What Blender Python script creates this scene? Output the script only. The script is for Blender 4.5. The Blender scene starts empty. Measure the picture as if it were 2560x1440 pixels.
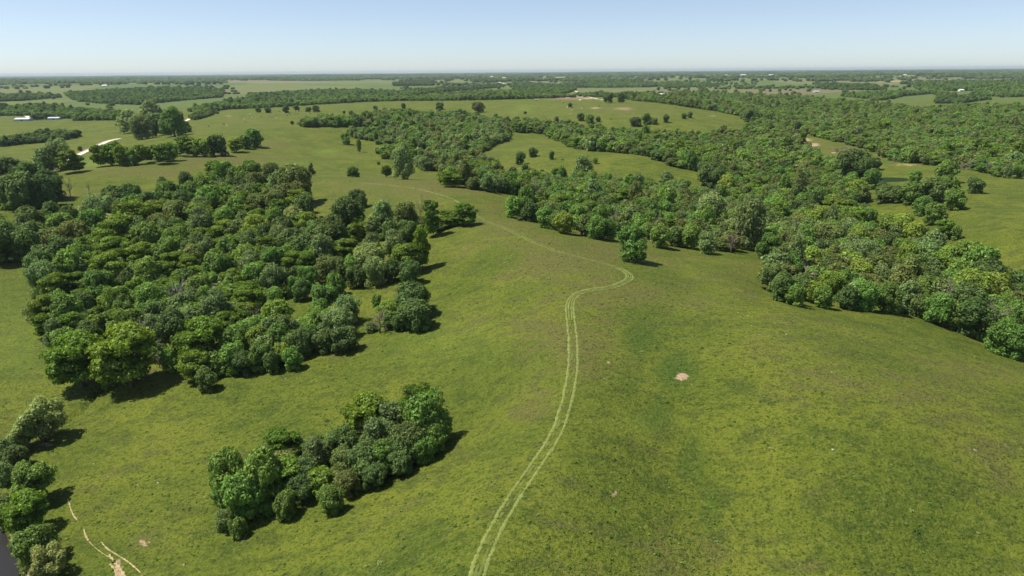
import bpy, math, random
import numpy as np
from mathutils import Matrix, Vector

# ------------------------------------------------------------------ camera, sky, sun
scene = bpy.context.scene
PITCH, ROLL, CAMZ, F, WID, HEI = math.radians(17.62), math.radians(0.45), 70.0, 1707.0, 2560.0, 1440.0
cam_d = bpy.data.cameras.new('camera')
cam = bpy.data.objects.new('camera', cam_d)
scene.collection.objects.link(cam)
cam_d.sensor_width = 36.0
cam_d.lens = 36.0 * F / WID
cam_d.clip_start, cam_d.clip_end = 1.0, 90000.0
Rm = Matrix.Rotation(math.pi / 2 - PITCH, 3, 'X') @ Matrix.Rotation(-ROLL, 3, 'Z')
cam.matrix_world = Matrix.Translation((0, 0, CAMZ)) @ Rm.to_4x4()
scene.camera = cam

SUN_EL, SUN_FROM = math.radians(61), math.radians(-88)      # azimuth from +Y towards +X
world = bpy.data.worlds.new('World')
scene.world = world
world.use_nodes = True
wn = world.node_tree
bg = wn.nodes['Background']
sky = wn.nodes.new('ShaderNodeTexSky')
sky.sky_type = 'NISHITA'
sky.sun_disc = False
sky.sun_elevation = SUN_EL
sky.sun_rotation = SUN_FROM
sky.altitude = 300
sky.air_density = 0.65
sky.dust_density = 0.4
sky.ozone_density = 3.0
skh = wn.nodes.new('ShaderNodeHueSaturation')
skh.inputs['Saturation'].default_value = 0.78
wn.links.new(sky.outputs[0], skh.inputs['Color'])
wn.links.new(skh.outputs[0], bg.inputs[0])
bg.inputs[1].default_value = 0.110
sd = bpy.data.lights.new('sun', 'SUN')
sd.energy = 4.9
sd.angle = math.radians(0.5)
sd.color = (1.0, 0.955, 0.89)
sun = bpy.data.objects.new('sun', sd)
scene.collection.objects.link(sun)
sdir = Vector((math.sin(SUN_FROM) * math.cos(SUN_EL), math.cos(SUN_FROM) * math.cos(SUN_EL), math.sin(SUN_EL)))
sun.rotation_euler = sdir.to_track_quat('Z', 'Y').to_euler()
sun.location = sdir * 300
scene.view_settings.view_transform = 'Standard'
scene.view_settings.look = 'None'
scene.view_settings.exposure = 0.34
scene.view_settings.gamma = 1.0
scene.cycles.max_bounces = 6
scene.cycles.volume_bounces = 0

rng = np.random.default_rng(7)
RM = np.array(Rm)
COL = scene.collection

# ------------------------------------------------------------------ small helpers
def px_dirs(px, py):
    px = np.asarray(px, float); py = np.asarray(py, float)
    d = np.stack([(px - WID / 2) / F, -(py - HEI / 2) / F, -np.ones_like(px)], -1)
    d = d @ RM.T
    return d / np.linalg.norm(d, axis=-1, keepdims=True)

def project(P):
    q = (np.asarray(P, float) - np.array([0, 0, CAMZ])) @ RM
    z = np.minimum(q[..., 2], -1e-3)
    u = WID / 2 + F * q[..., 0] / -z
    v = HEI / 2 - F * q[..., 1] / -z
    u = np.where(q[..., 2] > -1, -9999, u)
    return u, v

def hash2(i, j, seed):
    n = (i * 374761393 + j * 668265263 + seed * 974634777) & 0x7fffffff
    n = ((n ^ (n >> 13)) * 1274126177) & 0x7fffffff
    n = (n ^ (n >> 16)) & 0xffffff
    return n / float(0xffffff)

def vnoise(x, y, seed=0):
    xi = np.floor(x).astype(np.int64); yi = np.floor(y).astype(np.int64)
    fx = x - xi; fy = y - yi
    fx = fx * fx * fx * (fx * (fx * 6 - 15) + 10); fy = fy * fy * fy * (fy * (fy * 6 - 15) + 10)
    a = hash2(xi, yi, seed); b = hash2(xi + 1, yi, seed)
    c = hash2(xi, yi + 1, seed); d = hash2(xi + 1, yi + 1, seed)
    return (a * (1 - fx) + b * fx) * (1 - fy) + (c * (1 - fx) + d * fx) * fy

def fbm(x, y, seed=0, oct=4):
    s = 0; a = 0.5
    for k in range(oct):
        s = s + a * (vnoise(x * 2**k + 17.3 * k, y * 2**k - 9.1 * k, seed + k) - 0.5)
        a *= 0.5
    return s * 2          # about -1..1

def sstep(a, b, x):
    t = np.clip((x - a) / (b - a), 0, 1)
    return t * t * (3 - 2 * t)

# ------------------------------------------------------------------ terrain: heights at known spots
CP = """
1190 1440 0;1240 1300 .5;1330 1170 1;1400 1020 2.5;1430 900 4;1430 760 5.5;1500 715 6;1570 690 6;1400 620 6.5;1250 570 6.5;1130 510 6;1040 470 4.5
900 452 2;780 440 1;1200 470 3;1300 500 1;760 425 -5;880 425 -8;1000 440 -9;960 400 -6;1100 440 -9
700 400 -2;600 395 1;480 405 4;350 415 3;250 430 2;150 430 1;40 500 -5;160 500 -5;330 470 -3;700 480 -4;820 500 -2;900 520 -2
550 450 -2;650 450 -2;450 500 -6;350 560 -10;600 550 -6;720 560 -4;200 560 -10;100 600 -13;30 640 -14;400 650 -13;550 650 -11;700 650 -8
860 600 -4;940 600 -3;1060 570 0;1190 555 3;1080 660 -3;1150 750 -3;1100 800 -5;900 720 -8;760 720 -11;820 860 -11
200 750 -17;60 760 -17;300 850 -18;500 850 -15;650 800 -13;160 950 -20;350 930 -17;480 960 -16;650 930 -14;280 970 -19
800 960 -11;950 900 -8;1200 900 -2;1280 1000 -2;1100 1000 -7;1130 1100 -8;950 1200 -11;780 1260 -14;600 1330 -17;500 1150 -17;300 1100 -20;200 1030 -21.5
100 1100 -22;0 1000 -20;0 850 -19;120 1240 -22;150 1400 -22;300 1300 -20;450 1430 -18;700 1440 -13;900 1400 -8;1050 1350 -4;50 1330 -23;0 1200 -23;0 1440 -24
1600 780 4;1570 860 2.6;1620 950 .4;1700 1050 -2.2;1720 1200 -4.2;1770 1320 -5.6;1800 1440 -6.6;1500 1050 1.6;1450 1250 0;1400 1430 -1
1700 850 2;1850 850 4;1800 950 1.5;2000 950 3;2200 950 3;2150 850 1;2000 780 2;2350 950 0;2560 950 -6;2100 1150 -.5;2350 1200 -2;2560 1250 -5;2050 1400 -5;2400 1430 -8
1700 700 3;1850 700 1;1620 640 0;1550 590 -1;1750 640 -3;1900 650 -6;1930 740 -4;2100 750 -7;2300 790 -8;2480 850 -13;2560 880 -14
1400 560 -4;1300 540 -3;1280 500 -3;1450 500 -8;1600 520 -11;1700 560 -11;1850 600 -13;1950 600 -14;2100 640 -17;2250 680 -17;2400 720 -17;2560 760 -17
1120 445 -11;1250 460 -11;1400 470 -13;1550 480 -15;1700 495 -15;1820 500 -15;1950 520 -16;2100 540 -14
1250 420 -11;1400 430 -9;1550 440 -9;1700 460 -11;1300 370 -4;1450 380 -1;1600 400 0;1750 440 -6;1280 335 -7;1400 360 -5;1600 380 -6;1750 430 -9
1190 370 -9;1100 380 -10;1050 350 -4;1150 330 -3;950 345 -4;870 345 -2;900 320 4;1000 310 2;800 330 5;700 325 8;650 330 8
550 345 6;450 375 3;300 390 0;240 405 -2;200 385 -6;270 355 -7;380 335 -4;480 320 3;550 295 7;480 290 1;400 310 -6;320 335 -9
100 420 -4;50 450 -5;100 360 -12;50 345 -13;200 330 -11;150 310 -10;280 305 -9;60 295 -15;200 275 -16;120 240 -10;350 250 -15;500 245 -13
620 275 2;760 270 4;900 265 6;1000 262 7;1100 258 8;1250 253 9;1400 250 10;1540 250 10;1650 262 7;1250 290 3;1100 285 2;1000 285 2;1400 290 4;1550 285 6;1650 290 6
1300 315 -4;1450 325 -7;1600 330 -9;1600 316 -2;1720 300 3;1820 310 0;1750 325 -6;1870 320 -7;1850 290 -2;1750 272 2
1800 350 -12;1900 400 -15;1950 450 -16;2000 500 -16;1900 330 -12;1985 330 -8;2060 370 -8;2120 400 -8;2200 440 -8;2300 420 -5;2450 450 -3;2560 470 -2;2200 500 -9;2350 500 -4;2400 600 -4;2560 600 -1;2500 680 -7;2350 620 -9;2230 540 -10
2100 330 -10;2250 350 -10;2400 380 -8;2560 400 -8;2000 280 -10;2200 280 -10;2400 290 -8;2560 280 -8;1800 250 -8;1600 235 -5;2000 240 -6;2250 240 -2;2500 245 0
700 235 -8;900 230 -8;1100 232 -6;1300 230 -5;800 205 5;1050 205 5;400 210 3
"""
cps = np.array([[float(v) for v in s.split()] for l in CP.strip().splitlines() for s in l.split(';') if s.strip()])
dd = px_dirs(cps[:, 0], cps[:, 1])
tt = (cps[:, 2] - CAMZ) / dd[:, 2]
cxy = dd[:, :2] * tt[:, None]
caz = np.arctan2(cxy[:, 0], cxy[:, 1]); clr = np.log(np.hypot(cxy[:, 0], cxy[:, 1])); cz = cps[:, 2]
extra = [(-1.0, 4.0, -22), (-1.0, 5.5, -18), (-1.0, 7, -8), (-1.0, 8, 0), (1.0, 4.0, -12), (1.0, 5.5, -8), (1.0, 7, -4), (1.0, 8, 0),
         (-.45, 3.6, -14), (0, 3.6, -2), (.45, 3.6, -9), (-.4, 8.3, 0), (0, 8.3, 0), (.4, 8.3, 0)]
caz = np.append(caz, [e[0] for e in extra]); clr = np.append(clr, [e[1] for e in extra]); cz = np.append(cz, [e[2] for e in extra])
def kern(d2): return np.sqrt(d2 + 0.0025)
_d2 = (caz[:, None] - caz[None]) ** 2 + (clr[:, None] - clr[None]) ** 2 * 0.5
_A = kern(_d2) - np.eye(len(caz)) * 0.012
_n = len(caz)
_M = np.zeros((_n + 1, _n + 1)); _M[:_n, :_n] = _A; _M[_n, :_n] = 1; _M[:_n, _n] = 1
_w = np.linalg.solve(_M, np.append(cz, 0))

def base_h(x, y):
    r = np.hypot(x, y) + 1e-6
    az = np.arctan2(x, y); lr = np.log(np.clip(r, 30, 4200))
    azc = np.clip(az, -1.05, 1.05)
    out = np.full(r.shape, _w[-1])
    sh = r.shape
    a = azc.ravel(); l = lr.ravel(); o = np.zeros(a.size)
    for s in range(0, a.size, 20000):
        e = slice(s, s + 20000)
        o[e] = kern((a[e, None] - caz[None]) ** 2 + (l[e, None] - clr[None]) ** 2 * 0.5) @ _w[:-1]
    out = out + o.reshape(sh)
    back = sstep(0.85, 1.3, np.abs(az))
    out = out * (1 - back) + back * -8
    far = sstep(1700, 3600, r)
    fn = 17 * fbm(x / 1500, y / 800, 5, 4) + 10 * fbm(x / 420, y / 300, 9, 3) + 0.0008 * np.clip(r - 3000, 0, 20000)
    out = out * (1 - far) + far * fn
    out = out + 0.9 * fbm(x / 55, y / 55, 21, 3) * sstep(60, 200, r) + 2.2 * fbm(x / 170, y / 150, 31, 2) * sstep(250, 600, r)
    return out

def at_z(px, py, z):
    d = px_dirs(px, py); t = (z - CAMZ) / d[..., 2]
    return d[..., 0] * t, d[..., 1] * t

def seg_dist(x, y, pts):
    """distance and side to a polyline in world metres"""
    best = np.full(np.shape(x), 1e9); side = np.zeros(np.shape(x))
    for (ax, ay), (bx, by) in zip(pts[:-1], pts[1:]):
        vx, vy = bx - ax, by - ay
        t = np.clip(((x - ax) * vx + (y - ay) * vy) / (vx * vx + vy * vy), 0, 1)
        ex, ey = x - ax - t * vx, y - ay - t * vy
        d = np.hypot(ex, ey)
        s = np.sign(vx * (y - ay) - vy * (x - ax))
        side = np.where(d < best, s, side); best = np.minimum(d, best)
    return best, side

WATER_Z = -24.6
bank = [tuple(np.array(at_z(np.float64(p), np.float64(q), -24.3))) for p, q in ((-500, 1100), (-150, 1220), (-20, 1285), (22, 1325), (46, 1385), (62, 1440), (100, 1540), (160, 1700))]
gully = [tuple(np.array(at_z(np.float64(p), np.float64(q), -20.5))) for p, q in ((272, 962), (262, 972), (255, 984), (240, 990), (228, 1002), (206, 1022), (190, 1030), (165, 1045))]
PX, PY = at_z(np.float64(2236), np.float64(448), -8.0)

def height(x, y):
    x = np.asarray(x, float); y = np.asarray(y, float)
    h = base_h(x, y)
    near = (np.hypot(x, y) < 400) & (x < 0)
    if np.any(near):
        d, s = seg_dist(x, y, bank)
        sd_ = d * -s                                      # positive on the water side
        sd_ = sd_ + 0.7 * fbm(x / 3.0, y / 3.0, 3, 2)
        k = sstep(-1.5, 2.5, sd_)
        h = np.where(near, h * (1 - k) + k * (WATER_Z - 1.4), h)
        d, s = seg_dist(x, y, gully)
        h = h - np.where(near, 1.7 * np.exp(-(d / 0.75) ** 2), 0)
    e = np.hypot((x - PX) / 13.5, (y - PY) / 11.0)
    k = sstep(1.35, 0.95, e)
    return h * (1 - k) + k * (-8.7)

RS = np.exp(np.linspace(math.log(45), math.log(9000), 1500))
def hit(px, py, offk=0.0, off=0.0):
    """where the sight ray through a photo pixel comes down to `off + offk*slant` above the ground"""
    d = px_dirs(np.array([px], float), np.array([py], float))[0]
    hd = math.hypot(d[0], d[1])
    x = d[0] / hd * RS; y = d[1] / hd * RS; t = RS / hd
    z = CAMZ + d[2] * t
    g = z - off - offk * t - height(x, y)
    idx = np.where(g <= 0)[0]
    if len(idx) == 0: return None
    i = idx[0]
    if i == 0: return x[0], y[0], float(height(x[0], y[0])), t[0]
    f = g[i - 1] / (g[i - 1] - g[i])
    r = RS[i - 1] + f * (RS[i] - RS[i - 1])
    xx, yy = d[0] / hd * r, d[1] / hd * r
    return xx, yy, float(height(np.array([xx]), np.array([yy]))[0]), r / hd

def ground(px, py):
    q = hit(px, py)
    return (q[0], q[1]) if q else None

# ------------------------------------------------------------------ materials
def new_mat(name):
    m = bpy.data.materials.new(name); m.use_nodes = True
    nt = m.node_tree
    for n in list(nt.nodes):
        if n.type != 'OUTPUT_MATERIAL': nt.nodes.remove(n)
    return m, nt, nt.nodes['Material Output']

def simple_mat(name, col, rough=0.8, nscale=None, namt=0.25, spec=0.3):
    m, nt, out = new_mat(name)
    b = nt.nodes.new('ShaderNodeBsdfPrincipled')
    b.inputs['Roughness'].default_value = rough
    b.inputs['Specular IOR Level'].default_value = spec
    b.inputs['Base Color'].default_value = (*col, 1)
    if nscale:
        tc = nt.nodes.new('ShaderNodeTexCoord'); no = nt.nodes.new('ShaderNodeTexNoise')
        no.inputs['Scale'].default_value = nscale; no.inputs['Detail'].default_value = 5
        cr = nt.nodes.new('ShaderNodeValToRGB')
        cr.color_ramp.elements[0].position = 0.3; cr.color_ramp.elements[1].position = 0.7
        cr.color_ramp.elements[0].color = tuple(c * (1 - namt) for c in col) + (1,)
        cr.color_ramp.elements[1].color = tuple(min(1, c * (1 + namt)) for c in col) + (1,)
        nt.links.new(tc.outputs['Object'], no.inputs['Vector'])
        nt.links.new(no.outputs['Fac'], cr.inputs['Fac']); nt.links.new(cr.outputs['Color'], b.inputs['Base Color'])
    nt.links.new(b.outputs[0], out.inputs[0])
    return m

def leaf_mat(name, col, vary=0.25, hue=0.02):
    m, nt, out = new_mat(name)
    N = nt.nodes.new; L = nt.links.new
    oi = N('ShaderNodeObjectInfo'); at = N('ShaderNodeAttribute'); at.attribute_name = 'var'
    hs = N('ShaderNodeHueSaturation'); hs.inputs['Color'].default_value = (*col, 1)
    mr = N('ShaderNodeMapRange'); mr.inputs[3].default_value = 0.498 - hue; mr.inputs[4].default_value = 0.498 + hue * .5
    L(oi.outputs['Random'], mr.inputs[0]); L(mr.outputs[0], hs.inputs['Hue'])
    m1 = N('ShaderNodeMath'); m1.operation = 'MULTIPLY_ADD'; m1.inputs[1].default_value = 7.31; m1.inputs[2].default_value = 0.37
    fr = N('ShaderNodeMath'); fr.operation = 'FRACT'
    L(oi.outputs['Random'], m1.inputs[0]); L(m1.outputs[0], fr.inputs[0])
    mv = N('ShaderNodeMapRange'); mv.inputs[3].default_value = 1 - vary; mv.inputs[4].default_value = 1 + vary
    L(fr.outputs[0], mv.inputs[0])
    mm = N('ShaderNodeMath'); mm.operation = 'MULTIPLY'
    L(mv.outputs[0], mm.inputs[0]); L(at.outputs['Fac'], mm.inputs[1]); L(mm.outputs[0], hs.inputs['Value'])
    df = N('ShaderNodeBsdfDiffuse'); tr = N('ShaderNodeBsdfTranslucent'); mx = N('ShaderNodeMixShader'); mx.inputs[0].default_value = 0.36
    gl = N('ShaderNodeBsdfGlossy'); gl.inputs['Roughness'].default_value = 0.5; gl.inputs['Color'].default_value = (.8, .9, .8, 1)
    mg = N('ShaderNodeMixShader'); mg.inputs[0].default_value = 0.015
    h2 = N('ShaderNodeHueSaturation'); h2.inputs['Hue'].default_value = 0.485; h2.inputs['Saturation'].default_value = 1.1; h2.inputs['Value'].default_value = 1.2
    L(hs.outputs[0], df.inputs[0]); L(hs.outputs[0], h2.inputs['Color']); L(h2.outputs[0], tr.inputs[0])
    L(df.outputs[0], mx.inputs[1]); L(tr.outputs[0], mx.inputs[2])
    L(mx.outputs[0], mg.inputs[1]); L(gl.outputs[0], mg.inputs[2]); L(mg.outputs[0], out.inputs[0])
    return m

LM = {'o': leaf_mat('leaves_dark_green', (.118, .192, .046), .22), 'm': leaf_mat('leaves_mid_green', (.162, .288, .050), .22),
      'l': leaf_mat('leaves_feathery_green', (.142, .238, .026), .18), 'g': leaf_mat('leaves_grey_green', (.188, .275, .085), .2),
      'y': leaf_mat('leaves_lime', (.215, .320, .046), .15), 'r': leaf_mat('leaves_olive', (.165, .215, .052), .2),
      'w': leaf_mat('leaves_pale_willow', (.280, .345, .100), .12), 'c': leaf_mat('needles_dark', (.080, .105, .040), .15)}
BARK = simple_mat('bark', (.13, .10, .075), .95, 3.0, .35)
DEADWOOD = simple_mat('dead_wood', (.42, .36, .30), .9, 3.0, .25)
BRUSHWOOD = simple_mat('brush_wood', (.26, .20, .16), .95, 3.0, .35)

# ------------------------------------------------------------------ ground
def ground_mat():
    m, nt, out = new_mat('pasture_grass')
    N = nt.nodes.new; L = nt.links.new
    b = N('ShaderNodeBsdfPrincipled'); b.inputs['Roughness'].default_value = 0.9; b.inputs['Specular IOR Level'].default_value = 0.15
    geo = N('ShaderNodeNewGeometry')
    pos = geo.outputs['Position']
    def attr(n):
        a = N('ShaderNodeAttribute'); a.attribute_name = n; return a.outputs['Fac']
    def noise(scale, detail=4, rough=0.55, vec=pos, dist=0.0):
        n = N('ShaderNodeTexNoise'); n.inputs['Scale'].default_value = scale; n.inputs['Detail'].default_value = detail
        n.inputs['Roughness'].default_value = rough; n.inputs['Distortion'].default_value = dist
        L(vec, n.inputs['Vector']); return n.outputs['Fac']
    def ramp(v, a, bb):
        r = N('ShaderNodeMapRange'); r.interpolation_type = 'SMOOTHSTEP'; r.inputs[1].default_value = a; r.inputs[2].default_value = bb; L(v, r.inputs[0]); return r.outputs[0]
    def math_(op, x, y_):
        q = N('ShaderNodeMath'); q.operation = op
        for i, v in enumerate((x, y_)):
            if isinstance(v, (int, float)): q.inputs[i].default_value = v
            else: L(v, q.inputs[i])
        return q.outputs[0]
    def mix(f, c1, c2):
        q = N('ShaderNodeMix'); q.data_type = 'RGBA'
        if isinstance(f, (int, float)): q.inputs[0].default_value = f
        else: L(f, q.inputs[0])
        for i, v in ((6, c1), (7, c2)):
            if isinstance(v, tuple): q.inputs[i].default_value = (*v, 1)
            else: L(v, q.inputs[i])
        return q.outputs[2]
    mp = N('ShaderNodeMapping'); mp.inputs['Rotation'].default_value = (0, 0, 0.35); mp.inputs['Scale'].default_value = (0.8, 1.2, 1)
    L(pos, mp.inputs[0])
    st = mp.outputs[0]
    big = noise(0.035, 4); mid = noise(0.16, 5, .6, st); small = noise(0.75, 4, .65, st); fine = noise(1.9, 3, .7)
    green = mix(ramp(big, .36, .64), (.096, .128, .011), (.144, .167, .015))
    green = mix(math_('MULTIPLY', ramp(mid, .46, .66), .8), green, (.050, .080, .008))
    dryf = math_('ADD', attr('dry'), math_('MULTIPLY', math_('SUBTRACT', mid, .5), 2.4))
    dryf = math_('ADD', dryf, math_('MULTIPLY', math_('SUBTRACT', big, .5), 2.0))
    brown = mix(ramp(small, .35, .65), (.106, .110, .020), (.150, .138, .038))
    col = mix(ramp(dryf, .1, .95), green, brown)
    col = mix(ramp(attr('lush'), .2, 1.0), col, (.056, .096, .010))
    col = mix(math_('MULTIPLY', ramp(small, .51, .64), .75), col, (.044, .070, .009))
    col = mix(math_('MULTIPLY', ramp(small, .46, .32), .4), col, (.160, .168, .032))
    col = mix(math_('MULTIPLY', ramp(fine, .52, .66), .75), col, (.028, .046, .008))
    col = mix(math_('MULTIPLY', ramp(fine, .46, .32), .5), col, (.20, .20, .055))
    # distant farmland: each field has a crop colour of its own
    vo = N('ShaderNodeTexVoronoi'); vo.inputs['Scale'].default_value = 1.0
    m2 = N('ShaderNodeMapping'); m2.inputs['Scale'].default_value = (1 / 620, 1 / 900, 0); m2.inputs['Rotation'].default_value = (0, 0, .1)
    L(pos, m2.inputs[0]); L(m2.outputs[0], vo.inputs['Vector'])
    cr = N('ShaderNodeValToRGB'); cr.color_ramp.interpolation = 'CONSTANT'
    els = cr.color_ramp.elements
    for p_, c_ in ((0, (.100, .140, .035)), (.3, (.135, .165, .045)), (.52, (.085, .135, .035)), (.68, (.150, .160, .060)), (.8, (.115, .150, .040)), (.92, (.180, .140, .090)), (.97, (.22, .21, .11))):
        e = els[0] if p_ == 0 else els.new(p_)
        e.position = p_; e.color = (*c_, 1)
    els[-1].color = (.22, .21, .11, 1)
    sx = N('ShaderNodeSeparateColor'); L(vo.outputs['Color'], sx.inputs[0]); L(sx.outputs[0], cr.inputs[0])
    col = mix(math_('MULTIPLY', attr('far'), .85), col, cr.outputs[0])
    col = mix(attr('farwood'), col, (.045, .070, .030))
    col = mix(attr('redsoil'), col, (.25, .135, .085))
    col = mix(attr('bright'), col, (.150, .215, .028))
    tan = mix(ramp(fine, .35, .65), (.34, .23, .13), (.46, .33, .21))
    dm = math_('ADD', math_('ADD', attr('dirt'), math_('MULTIPLY', math_('SUBTRACT', small, .5), 1.6)), math_('MULTIPLY', math_('SUBTRACT', mid, .5), 1.6))
    col = mix(math_('MULTIPLY', ramp(dm, .45, .75), ramp(attr('dirt'), .02, .2)), col, tan)
    # tiny white flower heads and pale stalks
    v2 = N('ShaderNodeTexVoronoi'); v2.inputs['Scale'].default_value = .42; L(pos, v2.inputs['Vector'])
    spots = math_('MULTIPLY', ramp(v2.outputs['Distance'], .11, .05), ramp(noise(.02, 2), .50, .62))
    v3c = N('ShaderNodeSeparateColor'); L(v2.outputs['Color'], v3c.inputs[0])
    spots = math_('MULTIPLY', spots, ramp(v3c.outputs[0], .74, .80))
    col = mix(math_('MULTIPLY', spots, .75), col, (.62, .62, .50))
    L(col, b.inputs['Base Color'])
    bp = N('ShaderNodeBump'); bp.inputs['Distance'].default_value = 0.75; bp.inputs['Strength'].default_value = 0.9
    hsum = math_('ADD', math_('MULTIPLY', fine, .55), math_('MULTIPLY', small, 1.3))
    L(hsum, bp.inputs['Height']); L(bp.outputs[0], b.inputs['Normal'])
    L(b.outputs[0], out.inputs[0])
    return m
GMAT = ground_mat()

def mk_mesh(name, verts, faces, mats=(), smooth=True, uvs=None):
    me = bpy.data.meshes.new(name)
    verts = np.asarray(verts, np.float32)
    if isinstance(faces, np.ndarray):
        nv, k = faces.shape
        me.vertices.add(len(verts)); me.vertices.foreach_set('co', verts.ravel())
        me.loops.add(nv * k); me.loops.foreach_set('vertex_index', faces.astype(np.int32).ravel())
        me.polygons.add(nv); me.polygons.foreach_set('loop_start', np.arange(0, nv * k, k, dtype=np.int32))
        me.polygons.foreach_set('loop_total', np.full(nv, k, np.int32))
        me.update(calc_edges=True)
    else:
        me.from_pydata([tuple(map(float, v)) for v in verts], [], faces)
    if smooth: me.polygons.foreach_set('use_smooth', np.ones(len(me.polygons), bool))
    for m in mats: me.materials.append(m)
    me.update()
    return me

def link(name, data, parent=None):
    o = bpy.data.objects.new(name, data); COL.objects.link(o)
    if parent is not None: o.parent = parent
    return o
def tag(o, label, cat, group=None, kind=None):
    o['label'] = label
    if cat: o['category'] = cat
    if group: o['group'] = group
    if kind: o['kind'] = kind
    return o

# attribute blobs: (px, py, half width, half height, amount)
DRY = [(1450, 640, 260, 70, .9), (1560, 740, 240, 60, .8), (1400, 870, 130, 120, .7), (1350, 1000, 120, 120, .45), (1250, 560, 170, 60, .6), (1050, 470, 260, 30, .9),
       (1450, 540, 130, 25, .3), (560, 400, 200, 18, .9), (350, 428, 200, 16, .9), (700, 365, 80, 18, .6), (900, 450, 120, 12, .7), (160, 480, 80, 20, .5),
       (2250, 950, 330, 60, .55), (2000, 850, 250, 60, .35), (1850, 680, 120, 40, .6), (2450, 1150, 200, 120, .3), (1650, 1400, 200, 70, .5), (1150, 1100, 60, 60, .25), (1430, 1250, 90, 140, .35),
       (350, 1340, 110, 50, .4), (200, 1200, 80, 100, .25), (1000, 300, 90, 10, .3), (1550, 275, 120, 15, .6), (1460, 520, 80, 12, .5), (950, 860, 120, 30, .25), (600, 310, 150, 25, .35),
       (1380, 445, 60, 8, .3), (1300, 285, 150, 20, .25), (1600, 520, 70, 8, .8), (2050, 370, 60, 25, .7), (2280, 400, 140, 12, .7), (420, 950, 60, 25, .3), (1750, 620, 160, 12, .3)]
LUSH = [(1600, 850, 60, 70, .9), (1690, 930, 70, 60, 1.0), (1650, 1040, 60, 70, .7), (1730, 1150, 45, 90, .8), (1780, 1290, 45, 90, .7), (1640, 790, 80, 50, .5), (1580, 950, 40, 60, .6), (240, 985, 50, 25, .6), (790, 700, 60, 20, .4), (1960, 1440, 90, 60, .5),
        (850, 430, 90, 10, .3), (40, 760, 110, 260, .55), (1540, 222, 140, 5, .7)]
BRI = [(1312, 272, 24, 10, .35), (1288, 281, 14, 6, .35), (820, 378, 30, 7, .6), (1600, 1060, 60, 25, .25), (720, 410, 70, 7, .35), (2500, 700, 60, 60, .15), (1080, 850, 150, 60, .2), (50, 850, 80, 100, .25), (235, 410, 30, 12, .6)]
DIRT = [(1705, 943, 17, 8, 1.3), (1537, 1233, 11, 8, 1.0), (1568, 1251, 9, 4, .95), (1521, 905, 7, 4, .9), (295, 1425, 14, 26, 1.0), (1560, 272, 35, 6, .6), (1490, 270, 20, 4, .7), (2005, 350, 26, 6, 1.1), (2035, 362, 16, 5, 1.0),
        (2265, 412, 40, 4, .7), (1440, 243, 60, 2.5, .6), (110, 1110, 22, 8, .7), (572, 290, 14, 5, .5), (2330, 228, 50, 2.5, .9), (2500, 193, 40, 2, .5), (2385, 316, 25, 2, 1), (40, 1360, 14, 60, 1.0), (75, 1440, 14, 30, 1.0), (22, 1305, 14, 16, 1),
        (1780, 290, 12, 3, .6), (358, 1355, 20, 10, .62), (2230, 203, 70, 2.5, .8), (1470, 246, 20, 2, 1), (1980, 346, 14, 8, .7), (150, 425, 26, 6, .5), (2085, 382, 8, 2, .9), (2440, 1125, 9, 4, .5)]
RED = [(1425, 247, 45, 2.5, 1), (870, 198, 100, 3, .6), (560, 203, 120, 3, .5), (300, 196, 60, 2, .3), (1660, 460, 1, 1, 0), (990, 233, 60, 2.5, .5), (720, 205, 40, 1.5, .8), (1120, 228, 60, 2, .4)]
def blobs(lst, u, v):
    s = np.zeros(u.shape)
    for (a, b_, rx, ry, amt) in lst:
        s = np.maximum(s, amt * np.exp(-(((u - a) / rx) ** 2 + ((v - b_) / ry) ** 2) * 0.9))
    return s

def build_ground():
    az = np.concatenate([np.arange(-180, -62, 3.0), np.arange(-62, -42, .5), np.arange(-42, 42, .085), np.arange(42, 62, .5), np.arange(62, 180, 3.0)])
    az = np.radians(az); na = len(az)
    r = np.exp(np.linspace(math.log(12), math.log(32000), 830)); nr = len(r)
    A, R = np.meshgrid(az, r, indexing='ij')
    X = R * np.sin(A); Y = R * np.cos(A)
    Z = height(X, Y)
    V = np.stack([X, Y, Z], -1).reshape(-1, 3)
    i = np.arange(na)[:, None]; j = np.arange(nr - 1)[None]
    i2 = (i + 1) % na
    Fq = np.stack([i * nr + j, i * nr + j + 1, i2 * nr + j + 1, i2 * nr + j], -1).reshape(-1, 4)
    V = np.vstack([V, [[0, 0, float(height(np.array([0.1]), np.array([0.1]))[0])]]])
    me = mk_mesh('ground', V, Fq, [GMAT])
    u, v = project(np.stack([X, Y, Z], -1)); u = u.ravel(); v = v.ravel()
    ok = (u > -400) & (u < 2960) & (v > 100) & (v < 1800)
    Rr = R.ravel()
    for nm, lst in (('dry', DRY), ('lush', LUSH), ('bright', BRI), ('dirt', DIRT), ('redsoil', RED)):
        a = me.attributes.new(nm, 'FLOAT', 'POINT')
        val = np.where(ok, blobs(lst, u, v), 0)
        if nm == 'dry': val = np.where(ok, val, .3)
        a.data.foreach_set('value', np.append(val, 0).astype(np.float32))
    a = me.attributes.new('far', 'FLOAT', 'POINT')
    a.data.foreach_set('value', np.append(sstep(1500, 2300, Rr), 0).astype(np.float32))
    a = me.attributes.new('farwood', 'FLOAT', 'POINT')
    a.data.foreach_set('value', np.append(.85 * sstep(8000, 12000, Rr), 0).astype(np.float32))
    o = link('ground', me); o['kind'] = 'structure'; o['label'] = 'rolling green pasture and farmland reaching the horizon'
    return o
build_ground()

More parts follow.
